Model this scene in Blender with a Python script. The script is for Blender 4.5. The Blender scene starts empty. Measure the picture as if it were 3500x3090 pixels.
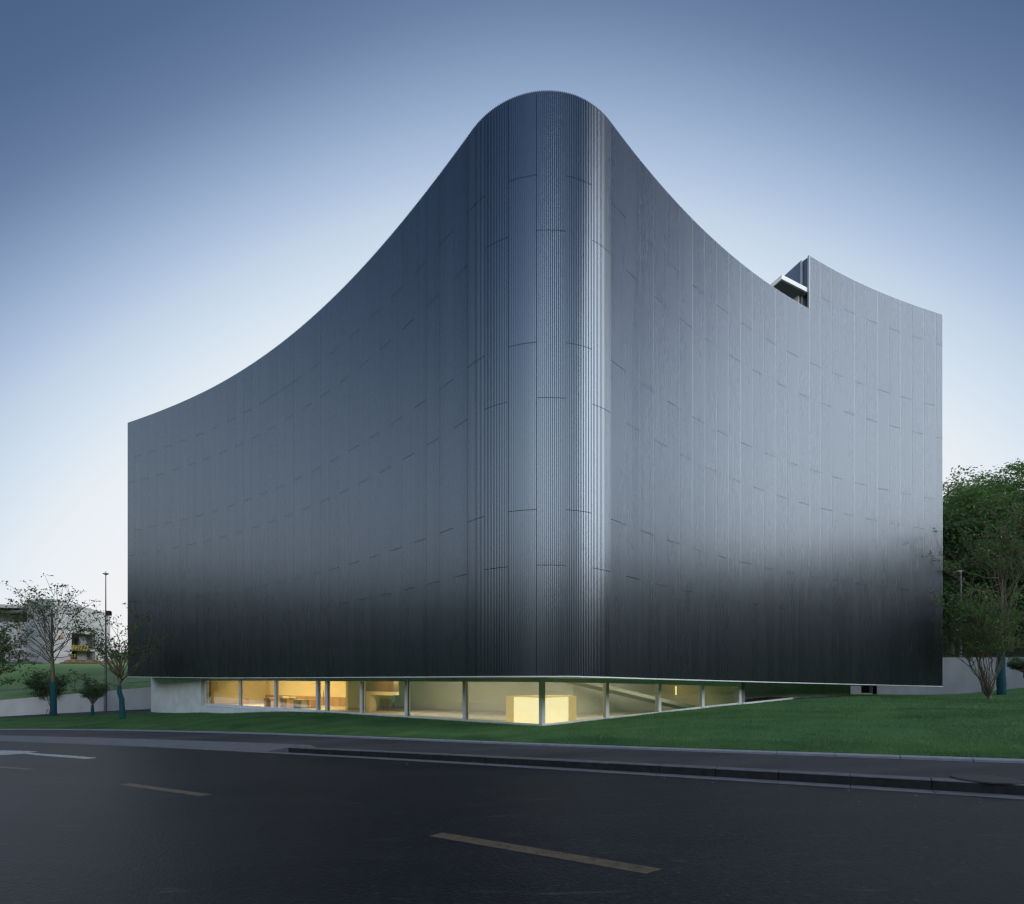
import bpy, bmesh, math, random
import numpy as np
from mathutils import Vector
from mathutils.geometry import tessellate_polygon

random.seed(7)
rng = np.random.default_rng(11)
SC = bpy.context.scene
COL = SC.collection
R = math.radians

# ------------------------------------------------------------------ camera
CZ = 1.7                       # eye height above the road at the tripod
F, CX, YH = 1750.0, 1680.0, 2322.0      # lens in picture widths of 3500, axis, horizon
cam = bpy.data.cameras.new('camera')
cam.sensor_width = 36.0
cam.lens = F / 3500 * 36.0
cam.shift_x = (1750 - CX) / 3500
cam.shift_y = (YH - 1545) / 3500
cam.clip_start = 0.1
cam.clip_end = 3000
camo = bpy.data.objects.new('camera', cam)
camo.location = (0, 0, CZ)
camo.rotation_euler = (R(90), 0, 0)
COL.objects.link(camo)
SC.camera = camo

# ------------------------------------------------------------------ world: dusk sky
SUN_EL, SUN_AZ = 4.0, 3.0      # the glow sits low behind the building
world = bpy.data.worlds.new('World')
SC.world = world
world.use_nodes = True
nt = world.node_tree
nt.nodes.clear()
def nd(tree, typ, **kw):
    n = tree.nodes.new(typ)
    for k, v in kw.items():
        setattr(n, k, v)
    return n
def lk(tree, a, b):
    tree.links.new(a, b)
def math_node(tree, op, a, b=None, clamp=False):
    n = nd(tree, 'ShaderNodeMath', operation=op)
    n.use_clamp = clamp
    for i, x in enumerate((a, b)):
        if x is None: continue
        if isinstance(x, (int, float)): n.inputs[i].default_value = x
        else: lk(tree, x, n.inputs[i])
    return n.outputs[0]
def lin(c):
    return tuple(((x / 12.92) if x <= .04045 else ((x + .055) / 1.055) ** 2.4) for x in c)
def ramp(tree, fac, stops, interp='LINEAR'):
    n = nd(tree, 'ShaderNodeValToRGB')
    n.color_ramp.interpolation = interp
    el = n.color_ramp.elements
    while len(el) < len(stops): el.new(0.5)
    for e, (p, c) in zip(el, stops):
        e.position = p
        e.color = (c[0], c[1], c[2], 1)
    lk(tree, fac, n.inputs[0])
    return n.outputs[0]
tc = nd(nt, 'ShaderNodeTexCoord')
sep = nd(nt, 'ShaderNodeSeparateXYZ'); lk(nt, tc.outputs['Generated'], sep.inputs[0])
x_, y_, z_ = sep.outputs
el_ = math_node(nt, 'MULTIPLY', math_node(nt, 'ARCSINE', z_), 180 / math.pi)
hor = math_node(nt, 'SQRT', math_node(nt, 'ADD', math_node(nt, 'MULTIPLY', x_, x_), math_node(nt, 'MULTIPLY', y_, y_)))
hor = math_node(nt, 'MAXIMUM', hor, 1e-4)
gx, gy = math.sin(R(SUN_AZ)), math.cos(R(SUN_AZ))
cosaz = math_node(nt, 'DIVIDE', math_node(nt, 'ADD', math_node(nt, 'MULTIPLY', x_, gx), math_node(nt, 'MULTIPLY', y_, gy)), hor)
cosaz = math_node(nt, 'MINIMUM', math_node(nt, 'MAXIMUM', cosaz, -1.0), 1.0)
az = math_node(nt, 'MULTIPLY', math_node(nt, 'ARCCOSINE', cosaz), 180 / math.pi)
# distance from the afterglow below the horizon; beyond the frame the sky keeps its horizon brightness all round
az = math_node(nt, 'SUBTRACT', math_node(nt, 'MINIMUM', az, 50.0), math_node(nt, 'MULTIPLY', math_node(nt, 'MAXIMUM', math_node(nt, 'SUBTRACT', az, 50.0), 0.0), .1))
e15 = math_node(nt, 'ADD', el_, 15.0)
dist = math_node(nt, 'SQRT', math_node(nt, 'ADD', math_node(nt, 'MULTIPLY', e15, e15), math_node(nt, 'MULTIPLY', az, az)))
fac = math_node(nt, 'DIVIDE', math_node(nt, 'SUBTRACT', dist, 20.0), 95.0, True)
stops = [(20, (.95, .945, .95)), (45, (.94, .94, .95)), (50, (.915, .935, .955)), (53.5, (.872, .915, .95)), (58.5, (.75, .82, .905)), (62, (.63, .715, .835)), (65, (.525, .615, .75)),
         (68, (.405, .495, .635)), (72, (.32, .412, .56)), (80, (.225, .315, .46)), (95, (.17, .25, .385)), (115, (.14, .22, .35))]
skyc = ramp(nt, fac, [((e - 20) / 95.0, lin(c)) for e, c in stops], 'B_SPLINE')
nish = nd(nt, 'ShaderNodeTexSky', sky_type='NISHITA')
nish.sun_disc = False
nish.sun_elevation = R(SUN_EL)
nish.sun_rotation = R(SUN_AZ)
nish.altitude = 0
mul = nd(nt, 'ShaderNodeMixRGB', blend_type='ADD')
mul.inputs[0].default_value = 0.006
lk(nt, skyc, mul.inputs[1]); lk(nt, nish.outputs[0], mul.inputs[2])
bg = nd(nt, 'ShaderNodeBackground'); bg.inputs[1].default_value = 1.0
# away from the afterglow the open sky opposite is brighter than the graded part in view
back_ = nd(nt, 'ShaderNodeMapRange', interpolation_type='SMOOTHSTEP')
back_.inputs[1].default_value = .25; back_.inputs[2].default_value = -.6
back_.inputs[3].default_value = 0.0; back_.inputs[4].default_value = 1.0
lk(nt, cosaz, back_.inputs[0])
gain = math_node(nt, 'ADD', math_node(nt, 'MULTIPLY', back_.outputs[0], .75), 1.0)
lk(nt, gain, bg.inputs[1])
lk(nt, mul.outputs[0], bg.inputs[0])
wo = nd(nt, 'ShaderNodeOutputWorld'); lk(nt, bg.outputs[0], wo.inputs[0])

# one soft sun added to the camera's right, for sheen on the right wing
sl = bpy.data.lights.new('sun', 'SUN')
sl.energy = 2.6
sl.angle = R(46)
sl.color = (1.0, .985, .97)
so = bpy.data.objects.new('sun', sl)
so.rotation_euler = (R(69), 0, R(73))
so.location = (-20, -30, 40)
COL.objects.link(so)

SC.view_settings.view_transform = 'Standard'
SC.view_settings.look = 'None'
SC.view_settings.exposure = 0
SC.view_settings.gamma = 1
SC.view_settings.use_curve_mapping = False
SC.render.engine = 'CYCLES'
SC.cycles.max_bounces = 8
SC.cycles.transparent_max_bounces = 12
SC.cycles.caustics_reflective = False
SC.cycles.caustics_refractive = False
SC.cycles.sample_clamp_indirect = 1.5
SC.cycles.use_adaptive_sampling = False
SC.cycles.use_denoising = True
SC.cycles.denoiser = 'OPENIMAGEDENOISE'
SC.cycles.denoising_input_passes = 'RGB_ALBEDO_NORMAL'
SC.cycles.denoising_prefilter = 'ACCURATE'
SC.cycles.filter_width = 1.3

# ------------------------------------------------------------------ materials
def new_mat(name):
    m = bpy.data.materials.new(name)
    m.use_nodes = True
    t = m.node_tree
    b = t.nodes['Principled BSDF']
    return m, t, b
def mat(name, col, rough=.6, metal=0.0, spec=.5, var=0.0, vscale=3.0, bump=0.0, bscale=40.0, col2=None, stretch=None, emit=None, estr=0.0, detail=6.0, contrast=(.35, .65)):
    m, t, b = new_mat(name)
    b.inputs['Roughness'].default_value = rough
    b.inputs['Metallic'].default_value = metal
    b.inputs['Specular IOR Level'].default_value = spec
    b.inputs['Base Color'].default_value = (*col, 1)
    co = nd(t, 'ShaderNodeTexCoord')
    vec = co.outputs['Object']
    if stretch:
        mp = nd(t, 'ShaderNodeMapping')
        mp.inputs['Scale'].default_value = stretch
        lk(t, vec, mp.inputs[0]); vec = mp.outputs[0]
    if col2 is not None or var:
        nz = nd(t, 'ShaderNodeTexNoise')
        nz.inputs['Scale'].default_value = vscale
        nz.inputs['Detail'].default_value = detail
        lk(t, vec, nz.inputs['Vector'])
        c1 = tuple(x * (1 - var) for x in col)
        c2 = col2 if col2 is not None else tuple(x * (1 + var) for x in col)
        c = ramp(t, nz.outputs['Fac'], [(contrast[0], c1), (contrast[1], c2)])
        lk(t, c, b.inputs['Base Color'])
    if bump:
        nb = nd(t, 'ShaderNodeTexNoise')
        nb.inputs['Scale'].default_value = bscale
        nb.inputs['Detail'].default_value = 4
        lk(t, vec, nb.inputs['Vector'])
        bp = nd(t, 'ShaderNodeBump')
        bp.inputs['Strength'].default_value = bump
        bp.inputs['Distance'].default_value = .02
        lk(t, nb.outputs['Fac'], bp.inputs['Height'])
        lk(t, bp.outputs['Normal'], b.inputs['Normal'])
    if emit:
        b.inputs['Emission Color'].default_value = (*emit, 1)
        b.inputs['Emission Strength'].default_value = estr
    return m

M = {}
def facade_mat():
    m, t, b = new_mat('facade_metal')
    b.inputs['Metallic'].default_value = 1.0
    b.inputs['Roughness'].default_value = .30
    co = nd(t, 'ShaderNodeTexCoord')
    mp = nd(t, 'ShaderNodeMapping'); mp.inputs['Scale'].default_value = (1.2, 1.2, .05)
    lk(t, co.outputs['Object'], mp.inputs[0])
    nz = nd(t, 'ShaderNodeTexNoise'); nz.inputs['Scale'].default_value = 2.0; nz.inputs['Detail'].default_value = 5
    lk(t, mp.outputs[0], nz.inputs['Vector'])
    oi = nd(t, 'ShaderNodeObjectInfo')
    s = math_node(t, 'ADD', math_node(t, 'MULTIPLY', nz.outputs['Fac'], .75), math_node(t, 'MULTIPLY', oi.outputs['Random'], .25))
    c = ramp(t, s, [(.2, (.145, .172, .202)), (.8, (.160, .188, .219))])
    lk(t, c, b.inputs['Base Color'])
    rr = nd(t, 'ShaderNodeMapRange')
    rr.inputs[3].default_value = .25; rr.inputs[4].default_value = .30
    lk(t, nz.outputs['Fac'], rr.inputs[0]); lk(t, rr.outputs[0], b.inputs['Roughness'])
    return m
M['facade'] = facade_mat()
M['joint'] = mat('dark_backing', (.02, .022, .025), .8, 0, .2)
M['trim'] = mat('aluminium_trim', (.80, .81, .82), .4, .0, .5, var=.06, vscale=4)
M['trim_grey'] = mat('grey_edge_trim', (.42, .44, .46), .45, .0, .5, var=.06, vscale=4)
M['roof'] = mat('roof_gravel', (.34, .34, .335), .9, 0, .2, var=.15, vscale=3)
M['white_trim'] = mat('white_trim', (.72, .73, .74), .5, 0, .4, var=.05, vscale=3)
M['soffit'] = mat('soffit_paint', (.62, .63, .62), .55, 0, .3, var=.05, vscale=1)
M['concrete_white'] = mat('pale_concrete', (.86, .87, .87), .8, 0, .25, var=.07, vscale=1.3, bump=.15, bscale=30, detail=9)
M['concrete_wall'] = mat('retaining_concrete', (.64, .65, .66), .85, 0, .2, var=.09, vscale=.9, bump=.2, bscale=22, stretch=(1, 1, .5), detail=9)
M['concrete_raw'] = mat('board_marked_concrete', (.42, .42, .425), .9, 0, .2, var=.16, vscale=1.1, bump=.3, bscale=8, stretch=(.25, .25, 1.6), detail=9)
M['concrete_dark'] = mat('shaded_concrete', (.23, .23, .225), .9, 0, .2, var=.12, vscale=1.1, stretch=(.25, .25, 1.6), detail=9)  # darker grey copy with the shade of recesses put into the colour
M['frame'] = mat('window_frame', (.80, .82, .83), .45, .0, .4, var=.04, vscale=4)
M['steel'] = mat('steel_handle', (.35, .36, .37), .3, .9)
M['black'] = mat('black_plastic', (.012, .012, .013), .5)
M['glasslens'] = mat('lamp_glass', (.7, .72, .74), .25, 0, .5)
M['pole'] = mat('galvanised_pole', (.22, .235, .25), .5, .4, .4, var=.08, vscale=3)
M['pole_thin'] = mat('painted_mast', (.24, .19, .18), .55, .2, .4, var=.08, vscale=3)
M['cctv'] = mat('white_casing', (.70, .71, .72), .4)
M['hazard_y'] = mat('yellow_paint', (.34, .25, .03), .6, var=.15, vscale=4)
M['bark'] = mat('bark', (.15, .13, .09), .9, 0, .2, var=.3, vscale=5, bump=.4, bscale=20, stretch=(1, 1, .3))
M['bark_pale'] = mat('pale_bark', (.20, .175, .14), .85, 0, .2, var=.25, vscale=5, bump=.3, bscale=20, stretch=(1, 1, .3))
M['wrap'] = mat('teal_wrap', (.012, .085, .10), .75, 0, .3, var=.22, vscale=14, bump=.6, bscale=26, stretch=(.6, .6, 3))
M['orange'] = mat('orange_tape', (.30, .15, .06), .7)
M['soil'] = mat('bare_soil', (.24, .135, .085), .95, 0, .1, var=.3, vscale=1.5, bump=.6, bscale=6)
M['net'] = mat('green_net', (.035, .13, .085), .9, 0, .1, var=.4, vscale=2.5, bump=.5, bscale=7)
M['rubble'] = mat('rubble', (.30, .28, .27), .9, 0, .1, var=.3, vscale=3)
M['wood'] = mat('warm_wood', (.36, .20, .09), .5, 0, .3, var=.18, vscale=2.2, stretch=(1, 1, .25))
M['wood_dark'] = mat('brown_wood', (.17, .10, .05), .5, 0, .3, var=.18, vscale=2.2, stretch=(1, 1, .25))
M['crate'] = mat('packing_crate', (.34, .235, .15), .75, 0, .2, var=.2, vscale=3)
M['paper'] = mat('paper_sheet', (.62, .60, .56), .8)
M['room_wall'] = mat('warm_plaster', (.72, .58, .34), .85, 0, .2, var=.05, vscale=.7)
M['room_pale'] = mat('pale_plaster', (.62, .61, .54), .85, 0, .2, var=.05, vscale=.7)
M['stair'] = mat('grey_plaster', (.24, .235, .19), .85, 0, .2, var=.05, vscale=.7)
M['floor'] = mat('screed_floor', (.66, .62, .55), .45, 0, .4, var=.08, vscale=1.2)
M['lightbox'] = mat('lit_panel', (.75, .58, .28), .7, 0, .2, emit=(1.0, .82, .46), estr=1.6)
M['lightbox_side'] = mat('lit_panel_side', (.70, .52, .22), .7, 0, .2, emit=(1.0, .72, .30), estr=.7)
M['strip'] = mat('lamp_strip', (.9, .8, .5), .5, emit=(1.0, .74, .25), estr=1.6)
M['kerb'] = mat('granite_kerb', (.27, .285, .31), .7, 0, .35, var=.10, vscale=6, bump=.25, bscale=90, detail=9)
M['kerb_face'] = mat('shade_painted_granite', (.014, .015, .016), .6, 0, .4, var=.5, vscale=7, bump=.25, bscale=80, detail=9)  # kerb front near-black: its shade is put into the colour
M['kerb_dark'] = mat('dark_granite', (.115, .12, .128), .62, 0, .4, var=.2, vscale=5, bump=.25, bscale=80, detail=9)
M['gutter'] = mat('gutter_stone', (.14, .147, .155), .65, 0, .4, var=.14, vscale=5, bump=.2, bscale=80, detail=9)
M['slab'] = mat('ramp_slab', (.13, .138, .147), .62, 0, .45, var=.10, vscale=4, bump=.2, bscale=80, detail=9)
M['mortar'] = mat('mortar_joint', (.16, .165, .17), .9)
M['grit'] = mat('pale_grit', (.17, .17, .17), .9, var=.3, vscale=3)
M['cover'] = mat('iron_cover', (.055, .057, .06), .6, .4, .4, var=.2, vscale=10, bump=.5, bscale=50)
M['line_y'] = None
M['patio'] = mat('brown_pavers', (.20, .165, .15), .8, 0, .3, var=.15, vscale=4)

def asphalt(name, col, rough, dark=.5, light=1.3, grain=30.0, streak=0.0, crack=0.0):
    m, t, b = new_mat(name)
    b.inputs['Roughness'].default_value = rough
    b.inputs['Specular IOR Level'].default_value = .28
    co = nd(t, 'ShaderNodeTexCoord')
    big = nd(t, 'ShaderNodeTexNoise'); big.inputs['Scale'].default_value = .45; big.inputs['Detail'].default_value = 7; big.inputs['Roughness'].default_value = .62
    mp = nd(t, 'ShaderNodeMapping'); mp.inputs['Rotation'].default_value = (0, 0, R(34)); mp.inputs['Scale'].default_value = (.35, 1.3, 1)
    lk(t, co.outputs['Object'], mp.inputs[0]); lk(t, mp.outputs[0], big.inputs['Vector'])
    c = ramp(t, big.outputs['Fac'], [(.3, tuple(x * dark for x in col)), (.7, tuple(x * 1.5 for x in col))])
    gr = nd(t, 'ShaderNodeTexVoronoi'); gr.inputs['Scale'].default_value = grain
    lk(t, co.outputs['Object'], gr.inputs['Vector'])
    g = ramp(t, gr.outputs['Color'], [(.0, (.40, .40, .40)), (.72, (1.0, 1.0, 1.0)), (.9, (1.5, 1.5, 1.5)), (1.0, (light * 2.6, light * 2.6, light * 2.7))])
    mx = nd(t, 'ShaderNodeMixRGB', blend_type='MULTIPLY'); mx.inputs[0].default_value = 1
    lk(t, c, mx.inputs[1]); lk(t, g, mx.inputs[2])
    out = mx.outputs[0]
    if streak:
        st = nd(t, 'ShaderNodeTexNoise'); st.inputs['Scale'].default_value = 1.0; st.inputs['Detail'].default_value = 10; st.inputs['Roughness'].default_value = .75
        mp2 = nd(t, 'ShaderNodeMapping'); mp2.inputs['Rotation'].default_value = (0, 0, R(34)); mp2.inputs['Scale'].default_value = (.9, 5.5, 1)
        lk(t, co.outputs['Object'], mp2.inputs[0]); lk(t, mp2.outputs[0], st.inputs['Vector'])
        sf = ramp(t, st.outputs['Fac'], [(.585, (0, 0, 0)), (.70, (streak, streak, streak))])
        m2 = nd(t, 'ShaderNodeMixRGB', blend_type='MIX')
        lk(t, sf, m2.inputs[0]); lk(t, out, m2.inputs[1]); m2.inputs[2].default_value = (.075, .08, .088, 1)
        out = m2.outputs[0]
    if crack:
        wv = nd(t, 'ShaderNodeTexNoise'); wv.inputs['Scale'].default_value = 1.6; wv.inputs['Detail'].default_value = 5
        lk(t, co.outputs['Object'], wv.inputs['Vector'])
        va = nd(t, 'ShaderNodeVectorMath', operation='MULTIPLY_ADD'); va.inputs[1].default_value = (.9, .9, .9)
        lk(t, wv.outputs['Color'], va.inputs[0]); lk(t, co.outputs['Object'], va.inputs[2])
        cv = nd(t, 'ShaderNodeTexVoronoi', feature='DISTANCE_TO_EDGE'); cv.inputs['Scale'].default_value = .22
        lk(t, va.outputs[0], cv.inputs['Vector'])
        cf = ramp(t, cv.outputs['Distance'], [(.0, (crack,) * 3), (.0022, (crack * .7,) * 3), (.004, (0, 0, 0))])
        m3 = nd(t, 'ShaderNodeMixRGB', blend_type='MIX'); m3.inputs[2].default_value = (.006, .0065, .008, 1)
        lk(t, cf, m3.inputs[0]); lk(t, out, m3.inputs[1]); out = m3.outputs[0]
    lk(t, out, b.inputs['Base Color'])
    bp = nd(t, 'ShaderNodeBump'); bp.inputs['Strength'].default_value = .5; bp.inputs['Distance'].default_value = .006
    lk(t, gr.outputs['Distance'], bp.inputs['Height']); lk(t, bp.outputs['Normal'], b.inputs['Normal'])
    return m
M['asphalt'] = asphalt('asphalt', (.0128, .0137, .0160), .52, streak=.6, crack=.6)
M['concrete_bank'] = mat('darker_retaining_concrete', (.34, .36, .375), .85, 0, .2, var=.09, vscale=.9, bump=.2, bscale=22, stretch=(1, 1, .5), detail=9)  # left wall's concrete in an evenly darker grey
M['footway'] = asphalt('footway_asphalt', (.062, .064, .071), .66, grain=130)
def paint(name, col, wear):
    m, t, b = new_mat(name)
    b.inputs['Roughness'].default_value = .6
    co = nd(t, 'ShaderNodeTexCoord')
    nz = nd(t, 'ShaderNodeTexNoise'); nz.inputs['Scale'].default_value = 9; nz.inputs['Detail'].default_value = 12; nz.inputs['Roughness'].default_value = .82
    lk(t, co.outputs['Object'], nz.inputs['Vector'])
    c = ramp(t, nz.outputs['Fac'], [(wear, (.02, .021, .024)), (wear + .06, tuple(x * .8 for x in col)), (.62, tuple(x * 1.2 for x in col))])
    lk(t, c, b.inputs['Base Color'])
    return m
M['line_y'] = paint('worn_yellow_line', (.115, .09, .055), .40)
M['line_w'] = paint('worn_white_line', (.36, .38, .40), .40)

def leaf_mat(name, c1, c2, trans=.25, scale=.9):
    m, t, b = new_mat(name)
    b.inputs['Roughness'].default_value = .55
    b.inputs['Specular IOR Level'].default_value = .3
    co = nd(t, 'ShaderNodeTexCoord')
    nz = nd(t, 'ShaderNodeTexNoise'); nz.inputs['Scale'].default_value = scale; nz.inputs['Detail'].default_value = 6
    lk(t, co.outputs['Object'], nz.inputs['Vector'])
    c = ramp(t, nz.outputs['Fac'], [(.32, c1), (.68, c2)])
    lk(t, c, b.inputs['Base Color'])
    tr = nd(t, 'ShaderNodeBsdfTranslucent'); lk(t, c, tr.inputs[0])
    mx = nd(t, 'ShaderNodeMixShader'); mx.inputs[0].default_value = trans
    lk(t, b.outputs[0], mx.inputs[1]); lk(t, tr.outputs[0], mx.inputs[2])
    lk(t, mx.outputs[0], t.nodes['Material Output'].inputs[0])
    return m
M['leaf'] = leaf_mat('street_tree_leaf', (.085, .14, .06), (.16, .25, .10), .45)
M['leaf_bush'] = leaf_mat('bush_leaf', (.09, .15, .07), (.17, .26, .115), .4)
M['leaf_wood'] = leaf_mat('woodland_leaf', (.04, .085, .036), (.09, .175, .06), scale=.5)
M['leaf_lawn'] = leaf_mat('lawn_tree_leaf', (.07, .14, .045), (.14, .25, .075), .4, scale=.8)
M['leaf_light'] = leaf_mat('light_woodland_leaf', (.07, .14, .045), (.15, .27, .08), scale=.5)
M['blade'] = leaf_mat('grass_blade', (.048, .140, .052), (.125, .255, .088), .3, scale=.55)
def turf(name, c1, c2, s1=.6, s2=9.0):
    m, t, b = new_mat(name)
    b.inputs['Roughness'].default_value = .9
    b.inputs['Specular IOR Level'].default_value = .15
    co = nd(t, 'ShaderNodeTexCoord')
    n1 = nd(t, 'ShaderNodeTexNoise'); n1.inputs['Scale'].default_value = s1; n1.inputs['Detail'].default_value = 8
    n2 = nd(t, 'ShaderNodeTexNoise'); n2.inputs['Scale'].default_value = s2; n2.inputs['Detail'].default_value = 6
    lk(t, co.outputs['Object'], n1.inputs['Vector']); lk(t, co.outputs['Object'], n2.inputs['Vector'])
    s = math_node(t, 'ADD', math_node(t, 'MULTIPLY', n1.outputs['Fac'], .55), math_node(t, 'MULTIPLY', n2.outputs['Fac'], .45))
    c = ramp(t, s, [(.36, c1), (.64, c2)])
    lk(t, c, b.inputs['Base Color'])
    bp = nd(t, 'ShaderNodeBump'); bp.inputs['Strength'].default_value = .6; bp.inputs['Distance'].default_value = .05
    lk(t, n2.outputs['Fac'], bp.inputs['Height']); lk(t, bp.outputs['Normal'], b.inputs['Normal'])
    return m
M['turf'] = turf('lawn_turf', (.048, .132, .046), (.086, .205, .070))
M['slope'] = turf('slope_grass', (.13, .24, .078), (.22, .34, .125), .25, 2.5)
M['leaf_far'] = leaf_mat('far_woodland_leaf', (.018, .032, .018), (.04, .065, .03), scale=.2)
M['hillgrass'] = turf('hill_grass', (.05, .10, .04), (.09, .15, .06), .1, .8)
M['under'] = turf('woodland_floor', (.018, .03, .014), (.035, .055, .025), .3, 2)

def glass_mat():
    m, t, b = new_mat('window_glass')
    t.nodes.remove(b)
    gl = nd(t, 'ShaderNodeBsdfGlossy'); gl.inputs['Roughness'].default_value = .015
    gl.inputs[0].default_value = (.95, 1.0, .97, 1)
    tr = nd(t, 'ShaderNodeBsdfTransparent'); tr.inputs[0].default_value = (.90, .93, .90, 1)
    fr = nd(t, 'ShaderNodeLayerWeight'); fr.inputs[0].default_value = .5
    fa = math_node(t, 'ADD', math_node(t, 'MULTIPLY', math_node(t, 'POWER', fr.outputs['Facing'], 2.5), .55), .19, True)
    mx = nd(t, 'ShaderNodeMixShader')
    lk(t, fa, mx.inputs[0]); lk(t, tr.outputs[0], mx.inputs[1]); lk(t, gl.outputs[0], mx.inputs[2])
    lk(t, mx.outputs[0], t.nodes['Material Output'].inputs[0])
    return m
M['glass'] = glass_mat()

# ------------------------------------------------------------------ helpers
def at(u, v, Y):
    """a point seen at picture position u, v (of 3500 x 3090) standing Y metres in front of the camera"""
    return ((u - CX) / F * Y, Y, CZ + (YH - v) / F * Y)
def obj(name, V, Fc, m, parent=None, loc=None, smooth=False):
    me = bpy.data.meshes.new(name)
    me.from_pydata([tuple(map(float, p)) for p in V], [], [tuple(int(i) for i in f) for f in Fc])
    me.update()
    for mm in (m if isinstance(m, (list, tuple)) else [m]):
        me.materials.append(mm)
    if smooth:
        me.polygons.foreach_set('use_smooth', [True] * len(me.polygons))
    o = bpy.data.objects.new(name, me)
    COL.objects.link(o)
    if parent is not None: o.parent = parent
    if loc is not None: o.location = loc
    return o
def fast_obj(name, V, Fc, m, parent=None, n=4):
    """numpy arrays: V (k,3), Fc (f,n)"""
    V = np.asarray(V, dtype=np.float32); Fc = np.asarray(Fc, dtype=np.int32)
    me = bpy.data.meshes.new(name)
    me.vertices.add(len(V)); me.vertices.foreach_set('co', V.ravel())
    k = Fc.shape[1]
    me.loops.add(Fc.size); me.loops.foreach_set('vertex_index', Fc.ravel())
    me.polygons.add(len(Fc))
    me.polygons.foreach_set('loop_start', np.arange(0, Fc.size, k, dtype=np.int32))
    me.update(calc_edges=True)
    me.validate()
    me.materials.append(m)
    o = bpy.data.objects.new(name, me); COL.objects.link(o)
    if parent is not None: o.parent = parent
    return o
def tag(o, label, cat=None, group=None, kind=None):
    if label: o['label'] = label
    if cat: o['category'] = cat
    if group: o['group'] = group
    if kind: o['kind'] = kind
    return o
def empty(name, loc=(0, 0, 0)):
    o = bpy.data.objects.new(name, None)
    o.empty_display_size = .3
    o.location = loc
    COL.objects.link(o)
    return o
def place(o, root):
    """parent an object that was built in world coordinates"""
    o.parent = root
    o.location = tuple(-c for c in root.location)
    return o
class MB:
    def __init__(s): s.V, s.F = [], []
    def add(s, V, Fc):
        k = len(s.V); s.V += [tuple(p) for p in V]; s.F += [tuple(i + k for i in f) for f in Fc]
        return s
    def prism(s, poly, z0, z1):
        """poly: list of xy; z0, z1: number or list per vertex"""
        n = len(poly)
        a = z0 if isinstance(z0, (list, tuple)) else [z0] * n
        b = z1 if isinstance(z1, (list, tuple)) else [z1] * n
        V = [(p[0], p[1], a[i]) for i, p in enumerate(poly)] + [(p[0], p[1], b[i]) for i, p in enumerate(poly)]
        Fc = [(i, (i + 1) % n, n + (i + 1) % n, n + i) for i in range(n)]
        tri = tessellate_polygon([[Vector((p[0], p[1], 0)) for p in poly]])
        Fc += [tuple(n + i for i in t) for t in tri] + [tuple(reversed(t)) for t in tri]
        return s.add(V, Fc)
    def box(s, c, ux, uy, sx, sy, z0, z1):
        """box centred at c (xy), half sizes sx, sy along directions ux, uy"""
        P = [(c[0] + a * sx * ux[0] + b * sy * uy[0], c[1] + a * sx * ux[1] + b * sy * uy[1]) for a, b in ((-1, -1), (1, -1), (1, 1), (-1, 1))]
        return s.prism(P, z0, z1)
    def bar(s, a, b, w, d=None):
        a, b = Vector(a), Vector(b); t = (b - a).normalized()
        up = Vector((0, 0, 1)) if abs(t.z) < .9 else Vector((1, 0, 0))
        x = t.cross(up).normalized(); y = x.cross(t).normalized(); d = d or w
        V = [p + x * (i * w / 2) + y * (j * d / 2) for p in (a, b) for i, j in ((-1, -1), (1, -1), (1, 1), (-1, 1))]
        return s.add(V, [(0, 1, 5, 4), (1, 2, 6, 5), (2, 3, 7, 6), (3, 0, 4, 7), (3, 2, 1, 0), (4, 5, 6, 7)])
    def tube(s, pts, rad, n=6):
        pts = [Vector(p) for p in pts]
        k = len(s.V); m_ = len(pts)
        x = None
        for i, p in enumerate(pts):
            t = (pts[min(i + 1, m_ - 1)] - pts[max(i - 1, 0)])
            t = t.normalized() if t.length > 1e-9 else Vector((0, 0, 1))
            if x is None:
                x = t.orthogonal().normalized()
            else:
                x = (x - t * x.dot(t))
                x = x.normalized() if x.length > 1e-6 else t.orthogonal().normalized()
            y = t.cross(x)
            r = rad[i] if isinstance(rad, (list, tuple)) else rad
            for j in range(n):
                a = 2 * math.pi * j / n
                s.V.append(tuple(p + x * (r * math.cos(a)) + y * (r * math.sin(a))))
        for i in range(m_ - 1):
            for j in range(n):
                a, b = k + i * n + j, k + i * n + (j + 1) % n
                s.F.append((a, b, b + n, a + n))
        s.F.append(tuple(k + j for j in reversed(range(n))))
        s.F.append(tuple(k + (m_ - 1) * n + j for j in range(n)))
        return s
    def lathe(s, c, prof, n=16):
        k = len(s.V)
        for r, z in prof:
            for j in range(n):
                a = 2 * math.pi * j / n
                s.V.append((c[0] + r * math.cos(a), c[1] + r * math.sin(a), c[2] + z))
        for i in range(len(prof) - 1):
            for j in range(n):
                a, b = k + i * n + j, k + i * n + (j + 1) % n
                s.F.append((a, b, b + n, a + n))
        s.F.append(tuple(k + j for j in reversed(range(n))))
        s.F.append(tuple(k + (len(prof) - 1) * n + j for j in range(n)))
        return s
    def build(s, name, m, parent=None, smooth=False):
        return obj(name, s.V, s.F, m, parent, smooth=smooth)

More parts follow.
